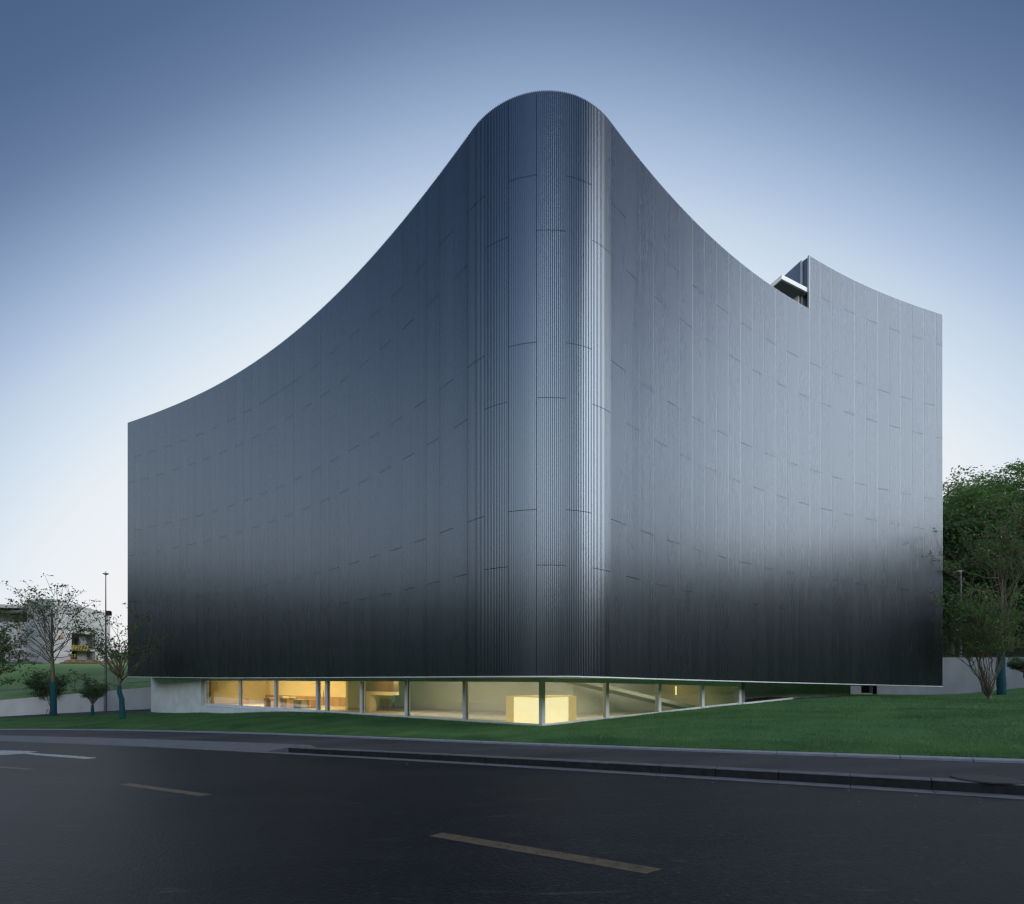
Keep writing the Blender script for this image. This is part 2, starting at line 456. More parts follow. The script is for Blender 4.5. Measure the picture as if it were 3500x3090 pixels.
# ------------------------------------------------------------------ road frame: s runs down the road to the left, n away from the camera
US = np.array([-.83, .557]); US = US / np.hypot(*US)
UN = np.array([US[1], -US[0]])
GR = .038
def sn(s, n): return (US[0] * s + UN[0] * n, US[1] * s + UN[1] * n)
def to_sn(x, y): return x * US[0] + y * US[1], x * UN[0] + y * UN[1]
def zr(s): return -GR * s
def n_gut(s):
    s = np.asarray(s, float)
    q = lambda t: 9.706 - .01202 * t - .001875 * t * t
    a = q(np.clip(s, -6, 45))
    return a + np.where(s > 45, (s - 45) * (-.01202 - .00375 * 45), 0) + np.where(s < -6, (s + 6) * (-.01202 + .00375 * 6), 0)
LS = [-60, -20, -6, -2.7, 1.3, 5.25, 7.4, 14.2, 20.2, 29.4, 36, 43.7, 60]
LN = [13.0, 12.55, 12.35, 12.3, 12.17, 12.1, 12.12, 12.30, 12.35, 11.75, 11.0, 9.6, 5.2]
_ss = np.linspace(-60, 60, 481)
_nn = np.interp(_ss, LS, LN)
_k = np.hanning(33); _k /= _k.sum()
_nn = np.convolve(np.pad(_nn, 16, mode='edge'), _k, 'valid')
def n_lawn(s): return np.interp(s, _ss, _nn)
def unproj(u, v, dz=0.0):
    dx = (u - CX) / F; k = dx * US[0] + US[1]
    Y = (-CZ + dz) / (-(v - YH) / F + GR * k)
    return dx * Y, Y, CZ + -(v - YH) / F * Y

def strip(name, ss, fa, fb, za, zb, m, rows=1, parent=None):
    """ribbon between two curves n=fa(s) and n=fb(s)"""
    V, Fc = [], []
    ss = np.asarray(ss, float)
    A, B = np.broadcast_to(fa(ss), ss.shape), np.broadcast_to(fb(ss), ss.shape)
    for j in range(rows + 1):
        t = j / rows
        n = A * (1 - t) + B * t
        for s_, n_ in zip(ss, n):
            x, y = sn(s_, n_)
            z = za(s_) * (1 - t) + zb(s_) * t
            V.append((x, y, z))
    L_ = len(ss)
    for j in range(rows):
        for i in range(L_ - 1):
            Fc.append((j * L_ + i, (j + 1) * L_ + i, (j + 1) * L_ + i + 1, j * L_ + i + 1))
    return obj(name, V, Fc, m, parent)

ROAD_S = np.arange(-60, 76, 1.5)
GUT = .30; KERB = .15
tag(strip('road', ROAD_S, lambda s: s * 0 - .6, n_gut, zr, zr, M['asphalt'], 6), None, kind='structure')
# the near footway and verge behind the camera (seen in the panes and the metal)
tag(strip('near_footway', ROAD_S, lambda s: s * 0 - 3.6, lambda s: s * 0 - .6, lambda s: zr(s) + .16, lambda s: zr(s) + .15, M['footway'], 1), None, kind='structure')
tag(strip('near_kerb', ROAD_S, lambda s: s * 0 - .75, lambda s: s * 0 - .595, lambda s: zr(s) + .165, lambda s: zr(s) + .165, M['kerb'], 1), None, kind='structure')

RAMP0, RAMP1 = 13.8, 14.7
k0 = lambda s: n_gut(s) + GUT                      # face of the road kerb
def back(s):
    s = np.asarray(s, float)
    return k0(s) + .22 + .53 * np.clip((s - 12.8) / (RAMP0 - 12.8), 0, 1)
tag(strip('footway', np.arange(-60, 76, 1.0), back, lambda s: n_lawn(s) - .19, lambda s: zr(s) + .152, lambda s: zr(s) + .19, M['footway'], 3), None, kind='structure')

def stone(name, s0, s1, na, nb, za, zb, zlow, m, parent, gap=.005, face=0):
    """one kerb stone between s0 and s1, front edge curve na, back edge nb, heights za (front) zb (back) above the road"""
    s0 += gap; s1 -= gap
    V = []
    c = .012
    for s_ in (s0, s1):
        a, b = float(na(s_)), float(nb(s_)); z = zr(s_)
        h = za(s_) if callable(za) else za
        hb = zb(s_) if callable(zb) else zb
        cc = min(c, max(h - .004, 0) * .4)
        for n_, zz in ((a, zlow), (a, h - cc), (a + c, h), (b, hb), (b, zlow)):
            x, y = sn(s_, n_); V.append((x, y, z + zz))
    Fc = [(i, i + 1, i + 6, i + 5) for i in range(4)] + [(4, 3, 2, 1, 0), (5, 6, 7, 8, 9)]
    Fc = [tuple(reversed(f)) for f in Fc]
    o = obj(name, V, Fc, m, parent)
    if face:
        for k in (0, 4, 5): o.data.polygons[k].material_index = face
    return o

lk_root = empty('lawn_kerb'); tag(lk_root, 'pale granite kerb edging the lawn along the footway', 'kerb')
s_ = -9.0
while s_ < 47:
    stone('kerb_stone', s_, s_ + 1.0, lambda s: n_lawn(s) - .20, n_lawn, .24 + random.uniform(-.003, .003), .245, .1, M['kerb'], lk_root)
    s_ += 1.0
rk_root = empty('road_kerb'); tag(rk_root, 'dark granite kerb along the road, dropped to a paved ramp at its left end', 'kerb')
s_ = -8.2
while s_ < 47:
    e_ = s_ + 1.0
    if e_ <= RAMP0 + .01:
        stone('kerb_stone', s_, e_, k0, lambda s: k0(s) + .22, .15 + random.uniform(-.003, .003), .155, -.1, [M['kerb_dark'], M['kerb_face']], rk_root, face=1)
    else:
        hf = lambda s: .15 * (1 - min(1, max(0, (s - RAMP0) / (RAMP1 - RAMP0)))) + .012
        stone('ramp_slab', s_, e_, k0, back, hf, .156, -.1, M['slab'], rk_root)
    s_ = e_
# the tapering piece of ramp behind the last full kerb stones
V = []
for s_ in (12.8, 13.3, RAMP0):
    for n_ in (k0(s_) + .223, max(back(s_), k0(s_) + .226)):
        x, y = sn(s_, float(n_)); V.append((x, y, zr(s_) + .157))
obj('ramp_slab', V, [(0, 1, 3, 2), (2, 3, 5, 4)], M['slab'], rk_root)
gt_root = empty('gutter'); tag(gt_root, 'flat grey stone gutter strip between road and kerb', 'gutter')
s_ = -8.2
while s_ < 47:
    stone('gutter_stone', s_, s_ + 1.0, n_gut, lambda s: n_gut(s) + GUT - .004, .006, .004, -.1, M['gutter'], gt_root, .004)
    s_ += 1.0
tag(strip('kerb_bed', np.arange(-9, 48, 1.0), lambda s: n_gut(s) + .01, lambda s: k0(s) + .2, lambda s: zr(s) - .03, lambda s: zr(s) - .03, M['mortar']), None, kind='structure')
tag(strip('lawn_kerb_bed', np.arange(-9, 48, 1.0), lambda s: n_lawn(s) - .19, lambda s: n_lawn(s) - .01, lambda s: zr(s) + .215, lambda s: zr(s) + .215, M['mortar']), None, kind='structure')

# painted marks, each a thin film 4 mm above the asphalt
def film(name, poly, m, lift=.004):
    V = [(x, y, zr(to_sn(x, y)[0]) + lift) for x, y in poly] + [(x, y, zr(to_sn(x, y)[0]) + .0005) for x, y in poly]
    n = len(poly)
    Fc = [t for t in tessellate_polygon([[Vector((p[0], p[1], 0)) for p in poly]])]
    Fc += [(i, (i + 1) % n, n + (i + 1) % n, n + i) for i in range(n)]
    return obj(name, V, Fc, m)
DG = 'yellow dashes along the middle of the road'
for s0, s1, n0, lab in ((1.33, 3.93, 4.70, 'worn yellow lane dash nearest the camera, longest in view'),
                        (9.23, 12.16, 4.63, 'yellow lane dash on the dark asphalt, middle one of the row'),
                        (17.7, 20.6, 4.27, 'yellow lane dash cut by the left edge, next to the white arrow')):
    w = .095
    P = [sn(s0 + .09, n0 - w), sn(s0, n0 + w), sn(s1, n0 + w), sn(s1 + .05, n0 - w)]
    if n0 == 4.63: P = [sn(9.25, 4.60), sn(9.2, 4.79), sn(12.15, 4.65), sn(12.2, 4.46)]
    if n0 == 4.27: P = [sn(17.55, 4.32), sn(17.5, 4.51), sn(20.6, 4.08), sn(20.6, 3.90)]
    tag(film('lane_dash', P, M['line_y']), lab, 'road marking', DG)
px = [unproj(u, v)[:2] for u, v in ((83, 2575.5), (117, 2581), (291, 2594), (330, 2590.4), (276, 2585), (128, 2575), (101, 2572.5), (128, 2569), (93, 2566.8), (0, 2565), (-150, 2562), (-150, 2574), (0, 2581))]
tag(film('lane_arrow', px, M['line_w']), 'white painted turn arrow on the road at the left edge', 'road marking')

# pale chips of grit lying along the gutter side of the road
V, Fc = [], []
for k in range(230):
    s_ = random.uniform(-6, 20); n_ = float(n_gut(s_)) - abs(random.gauss(0, .55)) - .02
    x, y = sn(s_, n_); z = zr(s_); r_ = random.uniform(.004, .015) * (1 if random.random() < .9 else 1.8)
    b0 = len(V)
    for a in range(5): V.append((x + r_ * math.cos(a * 1.257 + k) * random.uniform(.7, 1.4), y + r_ * math.sin(a * 1.257 + k), z + .001))
    V.append((x, y, z + r_ * .55))
    Fc += [(b0 + a, b0 + (a + 1) % 5, b0 + 5) for a in range(5)]
tag(obj('grit', V, Fc, M['grit']), None, kind='stuff')

# manhole cover in the footway at the right
mc = unproj(3380, 2660, .165)
root = empty('manhole_cover', (mc[0], mc[1], zr(to_sn(mc[0], mc[1])[0]) + .160)); tag(root, 'round iron manhole cover in the footway at the right edge', 'manhole cover')
def tilted_disc(r0, r1, z0, z1, n=40):
    V, Fc = [], []
    for r_, zz in ((r1, -.01), (r1, z1), (r0, z1), (r0, z0)):
        for j in range(n):
            a = 2 * math.pi * j / n
            x, y = r_ * math.cos(a), r_ * math.sin(a)
            V.append((x, y, zz - GR * (x * US[0] + y * US[1])))
    for k in range(3):
        for j in range(n):
            a, b = k * n + j, k * n + (j + 1) % n
            Fc.append((a, b, b + n, a + n))
    Fc.append(tuple(3 * n + j for j in range(n)))
    return V, Fc
obj('rim', *tilted_disc(.37, .42, .004, .008), M['cover'], root)
obj('lid', *tilted_disc(.345, .36, .006, .008), M['cover'], root)

# ------------------------------------------------------------------ ground heights
GL0 = np.array([2.086, 21.1]); GLL = np.array([-23.93, 18.1]); GLR = np.array([11.31, 6.5])   # corner and the two glass lines
cp = []
for s_ in (-45, -30, -18, -8, -3, 1, 5, 9, 14, 20, 27, 35, 43, 58):
    n_ = float(n_lawn(s_)); x, y = sn(s_, n_); cp.append((x, y, zr(s_) + .235 - CZ))
cp += [(2.1, 21.1, -1.935), (-4.35, 25.97, -1.945), (-10.1, 30.33, -1.97), (-15.3, 34.25, -2.20), (-21.8, 39.2, -2.53), (-30.1, 45.4, -2.90),
       (-36.5, 43.2, -3.08), (-40.8, 42.5, -3.28), (-48, 40.5, -3.65), (-60, 38, -4.2), (-75, 30, -4.8), (-33.1, 50, -2.92), (-43.2, 45, -3.30),
       (4.9, 22.72, -1.78), (8.08, 24.54, -1.60), (13.4, 27.6, -1.36), (15.2, 28.6, -1.27), (17.9, 30.4, -1.15), (22.8, 32.3, -1.0), (30, 38, -1.12), (37.6, 42, -1.17),
       (28.7, 29.6, -1.23), (35.9, 36, -1.11), (38.8, 42.2, -1.1), (41.6, 40, .40), (39.4, 40, -.35), (46, 41, 1.2), (62, 42, 3.6), (48, 34, .1), (60, 30, 1.0), (45, 28, -.7),
       (27, 44.8, -1.3), (50, 45, 1.6), (60, 46, 3.9),
       (0, 31, -2.6), (8, 35, -2.6), (-9, 39, -2.8), (-18, 45, -3.0), (15, 42, -2.0), (4, 28, -2.6)]
for t_ in (.04, .1, .16, .22, .28, .34, .42, .5, .58, .66):
    p_ = GL0 + GLL * t_ - np.array((.603, .798)) * .25
    cp.append((p_[0], p_[1], -1.93 - 1.15 * max(0, t_ - .52)))
for t_ in (.05, .15, .3, .42, .65, .8, .92):
    p_ = GL0 + GLR * t_ + np.array((.498, -.867)) * .25
    cp.append((p_[0], p_[1], -1.925 + .62 * t_))
cp = np.array(cp)
Dm = np.hypot(cp[:, None, 0] - cp[None, :, 0], cp[:, None, 1] - cp[None, :, 1])
A = np.zeros((len(cp) + 3, len(cp) + 3)); A[:-3, :-3] = Dm; A[:-3, -3] = 1; A[:-3, -2:] = cp[:, :2]; A[-3, :-3] = 1; A[-2:, :-3] = cp[:, :2].T
wt = np.linalg.solve(A, np.r_[cp[:, 2], 0, 0, 0])
def zg(x, y):
    x = np.asarray(x, float); y = np.asarray(y, float)
    d = np.hypot(x[..., None] - cp[:, 0], y[..., None] - cp[:, 1])
    return CZ + d @ wt[:-3] + wt[-3] + wt[-2] * x + wt[-1] * y
def grid_mesh(name, X, Y, Z, m, parent=None, keep=None):
    r, c = X.shape
    V = np.stack([X, Y, Z], -1).reshape(-1, 3)
    i = np.arange((r - 1) * c).reshape(r - 1, c)[:, :-1].ravel()
    Fc = np.stack([i, i + c, i + c + 1, i + 1], 1)
    if keep is not None: Fc = Fc[keep(V[Fc].mean(1))]
    o = fast_obj(name, V, Fc, m, parent)
    o.data.polygons.foreach_set('use_smooth', [True] * len(o.data.polygons))
    return o

# path behind the lawn at the left: its two edges
PA = np.array([(-75, 31.0), (-60, 36.2), (-48, 40.3), (-40.8, 42.6), (-36.5, 43.6), (-30.5, 45.6), (-22, 49)])
PB = np.array([(-75, 34.0), (-60, 39.2), (-48, 43.4), (-43.2, 45.1), (-38, 47.6), (-33.1, 50.1), (-22, 55.5)])
def path_edge(x): return np.interp(x, PA[:, 0], PA[:, 1])
ss = np.linspace(-44, 62, 266)
tt = np.linspace(0, 1, 90) ** 1.25
nl = n_lawn(ss)
Sg = np.repeat(ss[None, :], len(tt), 0)
Ng = nl[None, :] + tt[:, None] * 40.0
LX, LY = sn(Sg, Ng)
LZ = zg(LX, LY)
LZ = np.where(tt[:, None] < 1e-6, zr(Sg) + .238, LZ)
def lawn_keep(c):
    return (c[:, 1] < np.where(c[:, 0] < -22, path_edge(c[:, 0]) + .6, 46.5)) & (c[:, 0] > -66)
tag(grid_mesh('lawn', LX, LY, LZ, M['turf'], keep=lawn_keep), None, kind='structure')
q = np.linspace(0, 1, 60)
def along(P, q):
    d = np.r_[0, np.cumsum(np.hypot(*np.diff(P, axis=0).T))]; d /= d[-1]
    return np.interp(q, d, P[:, 0]), np.interp(q, d, P[:, 1])
ax, ay = along(PA, q); bx_, by_ = along(PB, q)
rows = np.linspace(0, 1, 4)[:, None]
GX, GY = ax * (1 - rows) + bx_ * rows, ay * (1 - rows) + by_ * rows
tag(grid_mesh('path', GX, GY, zg(GX, GY) + .03, M['footway']), None, kind='structure')

# far ground: one sheet below everything, out to the horizon
th = np.linspace(0, 2 * math.pi, 49)
rr_ = np.array([0, 60, 140, 300, 700, 1500])[:, None]
tag(grid_mesh('ground', rr_ * np.cos(th), rr_ * np.sin(th) + 10, 0 * rr_ * th - 9.0, M['hillgrass']), None, kind='structure')

# ------------------------------------------------------------------ the museum
PLc = [-1.90843211e-04, -2.18687427e-02, -1.26919492, 18.7363555]
PRc = [2.15043785e-04, -2.40788402e-02, 1.15089330, 14.6459849]
CC = np.array([2.00631807, 21.91043099])
xl = np.linspace(-29.95, -.7529, 1500); yl = np.polyval(PLc, xl)
xr = np.linspace(4.4647, 29.12, 1300); yr = np.polyval(PRc, xr)
a0 = math.atan2(yl[-1] - CC[1], xl[-1] - CC[0]); a1 = math.atan2(yr[0] - CC[1], xr[0] - CC[0])
r0 = math.hypot(xl[-1] - CC[0], yl[-1] - CC[1]); r1 = math.hypot(xr[0] - CC[0], yr[0] - CC[1])
aa = np.linspace(a0, a1, 500)[1:-1]; ra = np.linspace(r0, r1, 500)[1:-1]
# small rounded corner at the left end, then the end wall going back
tl = np.array([xl[1] - xl[0], yl[1] - yl[0]]); tl /= np.hypot(*tl)
nl_ = np.array([-tl[1], tl[0]])               # inward
rc = .42
cc_ = np.array([xl[0], yl[0]]) + nl_ * rc
b1 = math.atan2(*(np.array([xl[0], yl[0]]) - cc_)[::-1])
b0 = -math.pi
if b1 > 0: b1 -= 2 * math.pi
bb = np.linspace(b0, b1, 60)[:-1]
ex = cc_[0] + rc * np.cos(bb); ey = cc_[1] + rc * np.sin(bb)
yend = np.linspace(9, .02, 200)
PX = np.r_[ex[0] + 0 * yend, ex, xl, CC[0] + ra * np.cos(aa), xr]
PY = np.r_[ey[0] + yend, ey, yl, CC[1] + ra * np.sin(aa), yr]
ARC = np.r_[0, np.cumsum(np.hypot(np.diff(PX), np.diff(PY)))]
UPX = PX / PY * F + CX
i_l = len(yend) + len(ex)
def droop(x):
    x = np.asarray(x, float)
    return np.where(x > 3, .095 - .0215 * (x - 3), .095 + .011 * np.clip(-x - 20, 0, None))
def curve(a):
    return np.interp(a, ARC, PX), np.interp(a, ARC, PY)
def tangent(a):
    x0, y0 = curve(a - .12); x1, y1 = curve(a + .12)
    d = np.hypot(x1 - x0, y1 - y0)
    return (x1 - x0) / d, (y1 - y0) / d
# column edges as measured along the facade
EDGE = [430.8, 456.4, 482.6, 508.8, 535, 561.7, 589.1, 615.8, 642.6, 668.8, 695.6, 722.3, 750.2, 777.6, 805.5, 832.3, 861.4, 888.7, 917.2, 945.1, 974.8, 1003.3, 1034.2, 1063.2, 1096.4, 1127.6, 1160, 1192.5, 1227.5, 1262.5, 1299.6, 1336.5, 1376, 1416.5, 1458, 1502, 1550, 1598, 1656, 1737, 1835, 1932, 2023, 2089, 2138.5, 2188, 2235, 2280, 2324, 2367, 2409, 2450, 2491, 2531, 2571, 2612, 2650, 2690, 2729, 2767, 2806, 2843, 2882, 2921, 2960, 2999.5, 3038.6, 3077.8, 3117, 3157, 3199]
ea = np.interp(EDGE, UPX[i_l:], ARC[i_l:])
# even the widths out a little (measuring error), keeping the step where it is
for _ in range(2):
    e2 = ea.copy(); e2[1:-1] = .25 * ea[:-2] + .5 * ea[1:-1] + .25 * ea[2:]
    e2[59] = ea[59]; ea = e2
ea = np.r_[ea[0] - 2.06, ea[0] - 1.03, ea, ARC[-1]]
par0 = 0                                     # first column (index 2) is of kind A
MUSEUM = empty('museum_building', (2.0, 21.9, CZ))
tag(MUSEUM, 'dark ribbed metal museum with concave curved wings and rounded nose over a glass storey', 'building')
HLOW, HHIGH = 21.0, 24.0
STEP = 61                                    # index of the column where the roof steps up
DEPTH = .019
def panel(a_0, a_1, z0, z1, nrib=15, lap=.2, ch=.2, hi_=.67):
    w = a_1 - a_0
    p = (w - .0085 - lap) / nrib
    e_ = .0034 if lap > .01 else .0018
    prof = [(e_, -.002), (e_ + .0008, 0.002)]
    # a flat lap at the panel's first edge, then the ribs
    t = .006 + lap
    prof.append((t, .002))
    for _ in range(nrib):
        prof += [(t + p * .03, DEPTH - ch * .6 * p), (t + p * (.03 + ch), DEPTH), (t + p * (hi_ - ch), DEPTH), (t + p * hi_, DEPTH - ch * .6 * p), (t + p * (hi_ + .03), -.012), (min(t + p * .98, w - .006), -.012)]
        t += p
    prof[-1] = (w - e_, 0.0)
    n = len(prof)
    V = []
    for z in (z0, z1):
        for q_, d in prof:
            x, y = curve(a_0 + q_); tx_, ty_ = tangent(a_0 + q_)
            V.append((x + ty_ * d - 2.0, y - tx_ * d - 21.9, z + float(droop(x))))
    for z in (z0, z1):
        for q_ in (e_, w - e_):
            x, y = curve(a_0 + q_); tx_, ty_ = tangent(a_0 + q_)
            V.append((x - ty_ * .045 - 2.0, y + tx_ * .045 - 21.9, z + float(droop(x))))
    Fc = [(i, i + 1, n + i + 1, n + i) for i in range(n - 1)]
    b = 2 * n
    Fc += [tuple(range(n, 2 * n)) + (b + 3, b + 2), tuple(reversed(range(n))) + (b, b + 1), (0, n, b + 2, b), (n - 1, b + 1, b + 3, 2 * n - 1)]
    return V, Fc
npan = 0
GAP = .010
for i in range(len(ea) - 1):
    kindA = (i % 2 == 0)
    top = HHIGH if i >= STEP else HLOW
    cuts = [4, 10, 16, 22] if kindA else [6, 12, 18]
    if i in (20, 22): cuts = [4, 10, 16, 18]
    zs = [0.035] + [c for c in cuts if c < top - .4] + [top]
    for z0, z1 in zip(zs[:-1], zs[1:]):
        w = ea[i + 1] - ea[i]
        V, Fc = panel(ea[i], ea[i + 1], z0 + (GAP if z0 > 1 else 0), z1 - (GAP if z1 < top else 0), max(3, round(w / .0687)), .022 if i > 46 else (.0 if i > 39 else .006), .09 if 39 < i < 45 else .19, .60 if 39 < i < 45 else .67)
        obj('facade_panel', V, Fc, M['facade'], MUSEUM)
        npan += 1
print('panels', npan)

# core behind the panels: solid body with flat roof and white underside
step = 12
idx = sorted(set(list(range(0, len(PX), step)) + [len(PX) - 1]))
def inset(d, ids):
    out = []
    for i in ids:
        a = ARC[i]
        if a < .2: tx_, ty_ = 0.0, -1.0
        else: tx_, ty_ = tangent(min(a, ARC[-1] - .13))
        out.append((float(PX[i] - ty_ * d), float(PY[i] + tx_ * d)))
    return out
pl_ = inset(.06, idx)
back_pts = [(29.0, 46.0), (10.0, 60.0), (-30.0, 66.0)]
i_step = min(range(len(idx)), key=lambda k: abs(ARC[idx[k]] - ea[STEP]))
def local(P): return [(x - 2.0, y - 21.9) for x, y in P]
def dr(P, h): return [h + float(droop(x)) for x, y in P]
def core(name, P, h0, h1, m):
    mb = MB(); L_ = local(P)
    mb.prism(L_, dr(P, h0), dr(P, h1))
    return mb.build(name, m, MUSEUM)
inw = np.array([-.286, .958])
S0 = np.array(pl_[i_step])
low = pl_[:i_step + 1] + [tuple(S0 + inw * 16), (10.0, 60.0), (-30.0, 66.0)]
high = [tuple(S0 + np.array((.02, .012)))] + pl_[i_step + 1:] + [(29.0, 46.0), tuple(S0 + inw * 16 + np.array((.02, .012)))]
core('core_wall', low, .04, HLOW - .30, M['joint'])
core('core_wall', high, .04, HHIGH - .25, M['joint'])
roofp = inset(.40, idx[:i_step])
core('roof', roofp + [tuple(S0 + inw * 15 + np.array((-.5, 0))), (10.0, 58.0), (-28.0, 64.0)], HLOW - .299, HLOW - .27, M['roof'])
so_ = core('soffit', pl_ + back_pts, -.01, .036, M['soffit'])
# bright folded trim along the bottom edge
ids = list(range(i_l - 40, len(PX), 6)) + [len(PX) - 1]
mb = MB()
o_, i_ = inset(-.035, ids), inset(.06, ids)
zt = [float(droop(x)) for x, y in o_]
k_ = len(ids)
V = [(x - 2, y - 21.9, z - .016) for (x, y), z in zip(o_, zt)] + [(x - 2, y - 21.9, z + .030) for (x, y), z in zip(o_, zt)] + [(x - 2, y - 21.9, z - .016) for (x, y), z in zip(i_, zt)] + [(x - 2, y - 21.9, z + .030) for (x, y), z in zip(i_, zt)]
Fc = []
for j in range(k_ - 1):
    Fc += [(j, j + 1, k_ + j + 1, k_ + j), (2 * k_ + j, 2 * k_ + j + 1, j + 1, j), (k_ + j, k_ + j + 1, 3 * k_ + j + 1, 3 * k_ + j)]
mb.add(V, Fc).build('bottom_trim', M['trim'], MUSEUM)

# thin coping behind the serrated top edge
def coping(a_0, a_1, h):
    ids = [i for i in range(0, len(PX), 6) if a_0 <= ARC[i] <= a_1]
    o_, i_ = inset(.055, ids), inset(.32, ids)
    n = len(ids)
    V = [(x - 2, y - 21.9, h - .04 + float(droop(x))) for x, y in o_] + [(x - 2, y - 21.9, h - .10 + float(droop(x))) for x, y in i_]
    V += [(x, y, z - .22) for x, y, z in V]
    Fc = []
    for j in range(n - 1):
        Fc += [(j, j + 1, n + j + 1, n + j), (2 * n + j, 3 * n + j, 3 * n + j + 1, 2 * n + j + 1), (n + j, n + j + 1, 3 * n + j + 1, 3 * n + j), (j, 2 * n + j, 2 * n + j + 1, j + 1)]
    return obj('coping', V, Fc, M['joint'], MUSEUM)
coping(ea[0], ea[STEP] - .05, HLOW)
coping(ea[STEP] + .05, ARC[-1], HHIGH)

# roof step: end of the tall part, its trims, the terrace canopy
tS = np.array(tangent(ea[STEP])); nS = np.array([-tS[1], tS[0]])
E0 = np.array(curve(ea[STEP]))
dS = float(droop(E0[0]))
def blk(name, c, ux, uy, sx, sy, z0, z1, m):
    mb = MB(); c = np.array(c) - np.array((2.0, 21.9))
    mb.box(c, ux, uy, sx, sy, z0, z1)
    return mb.build(name, m, MUSEUM)
blk('edge_trim', E0 + nS * .02 + tS * -.035, tS, nS, .03, .05, HLOW + .01 + dS, HHIGH + .012 + dS, M['trim_grey'])
blk('return_panel', E0 + nS * .21 + tS * -.02, tS, nS, .02, .138, HLOW - .35 + dS, HHIGH - .05 + dS, M['facade'])
Q = E0 + nS * .38 + tS * -.09
blk('edge_trim', Q, tS, nS, .075, .028, HLOW - .35 + dS, HHIGH - .02 + dS, M['trim_grey'])
nI = np.array([-inw[1], inw[0]])
# the return wall, ribbed like the facade: one panel per metre
for k in range(9):
    c0 = E0 + nS * .42 + tS * -.13 + inw * (k * 1.03)
    V = []; ribs = 14
    prof = [(.004, 0)]
    for j in range(ribs):
        t0 = .02 + j * 1.0 / ribs
        prof += [(t0 + .015, DEPTH), (t0 + .04, DEPTH), (t0 + .056, 0), (min(t0 + .0714, 1.026), 0)]
    for z in (HLOW - 1 + dS, HHIGH - .03 + dS):
        for q_, d in prof:
            p = c0 + inw * q_ + nI * (d + .0)
            V.append((p[0] - 2, p[1] - 21.9, z))
    n = len(prof)
    for z in (HLOW - 1 + dS, HHIGH - .03 + dS):
        for q_ in (.004, 1.026):
            p = c0 + inw * q_ - nI * .06
            V.append((p[0] - 2, p[1] - 21.9, z))
    b = 2 * n
    Fc = [(i, i + 1, n + i + 1, n + i) for i in range(n - 1)] + [tuple(range(n, 2 * n)) + (b + 3, b + 2), (0, n, b + 2, b), (n - 1, b + 1, b + 3, 2 * n - 1)]
    obj('return_panel', V, Fc, M['facade'], MUSEUM)
A_, B_ = np.array((15.76, 27.8)), np.array((17.74, 28.75))
ci = np.array((-.31, .95)); ci /= np.hypot(*ci)
def canopy_slab(name, z0, z1, g, m):
    P = [A_ + ci * g + (B_ - A_) * g * .3, B_ + ci * g - (B_ - A_) * g * .3, B_ + ci * 4.2, A_ + ci * 4.2]
    mb = MB(); mb.prism(local(P), z0, z1); return mb.build(name, m, MUSEUM)
canopy_slab('canopy', 21.745, 21.985, 0, M['concrete_white'])
canopy_slab('canopy_soffit', 21.735, 21.744, .10, M['concrete_dark'])  # dark sheet: the underside's shade is put into its colour
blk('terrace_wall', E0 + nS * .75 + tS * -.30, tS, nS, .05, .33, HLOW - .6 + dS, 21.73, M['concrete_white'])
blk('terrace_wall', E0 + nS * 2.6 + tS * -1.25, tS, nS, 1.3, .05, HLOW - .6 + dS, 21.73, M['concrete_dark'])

# ------------------------------------------------------------------ glass storey
ZB = -1.90
dL = GLL / np.hypot(*GLL); nLi = np.array([dL[1], -dL[0]])      # inward normal of the left glass line
if nLi[1] < 0: nLi = -nLi
dR = GLR / np.hypot(*GLR); nRi = np.array([-dR[1], dR[0]])
LEN_L, LEN_R = np.hypot(*GLL), np.hypot(*GLR)
def hit(u, P0, d):
    """distance along the line P0 + t d at which it is crossed by the ray through column u"""
    k = (u - CX) / F
    return (k * P0[1] - P0[0]) / (d[0] - k * d[1])
def zc(v, p): return (YH - v) / F * p[1]
def bay_member(name, P0, d, n_in, t0, t1, z0, z1, off, th, m, parent=MUSEUM, taper=None):
    """a bar lying along a glass line from t0 to t1, between heights z0 and z1 (numbers or end pairs)"""
    a, b = P0 + d * t0 + n_in * off, P0 + d * t1 + n_in * off
    P = [a, b, b + n_in * th, a + n_in * th]
    za = z0 if isinstance(z0, tuple) else (z0, z0); zb = z1 if isinstance(z1, tuple) else (z1, z1)
    mb = MB(); mb.prism(local(P), [za[0], za[1], za[1], za[0]], [zb[0], zb[1], zb[1], zb[0]])
    return mb.build(name, m, parent)
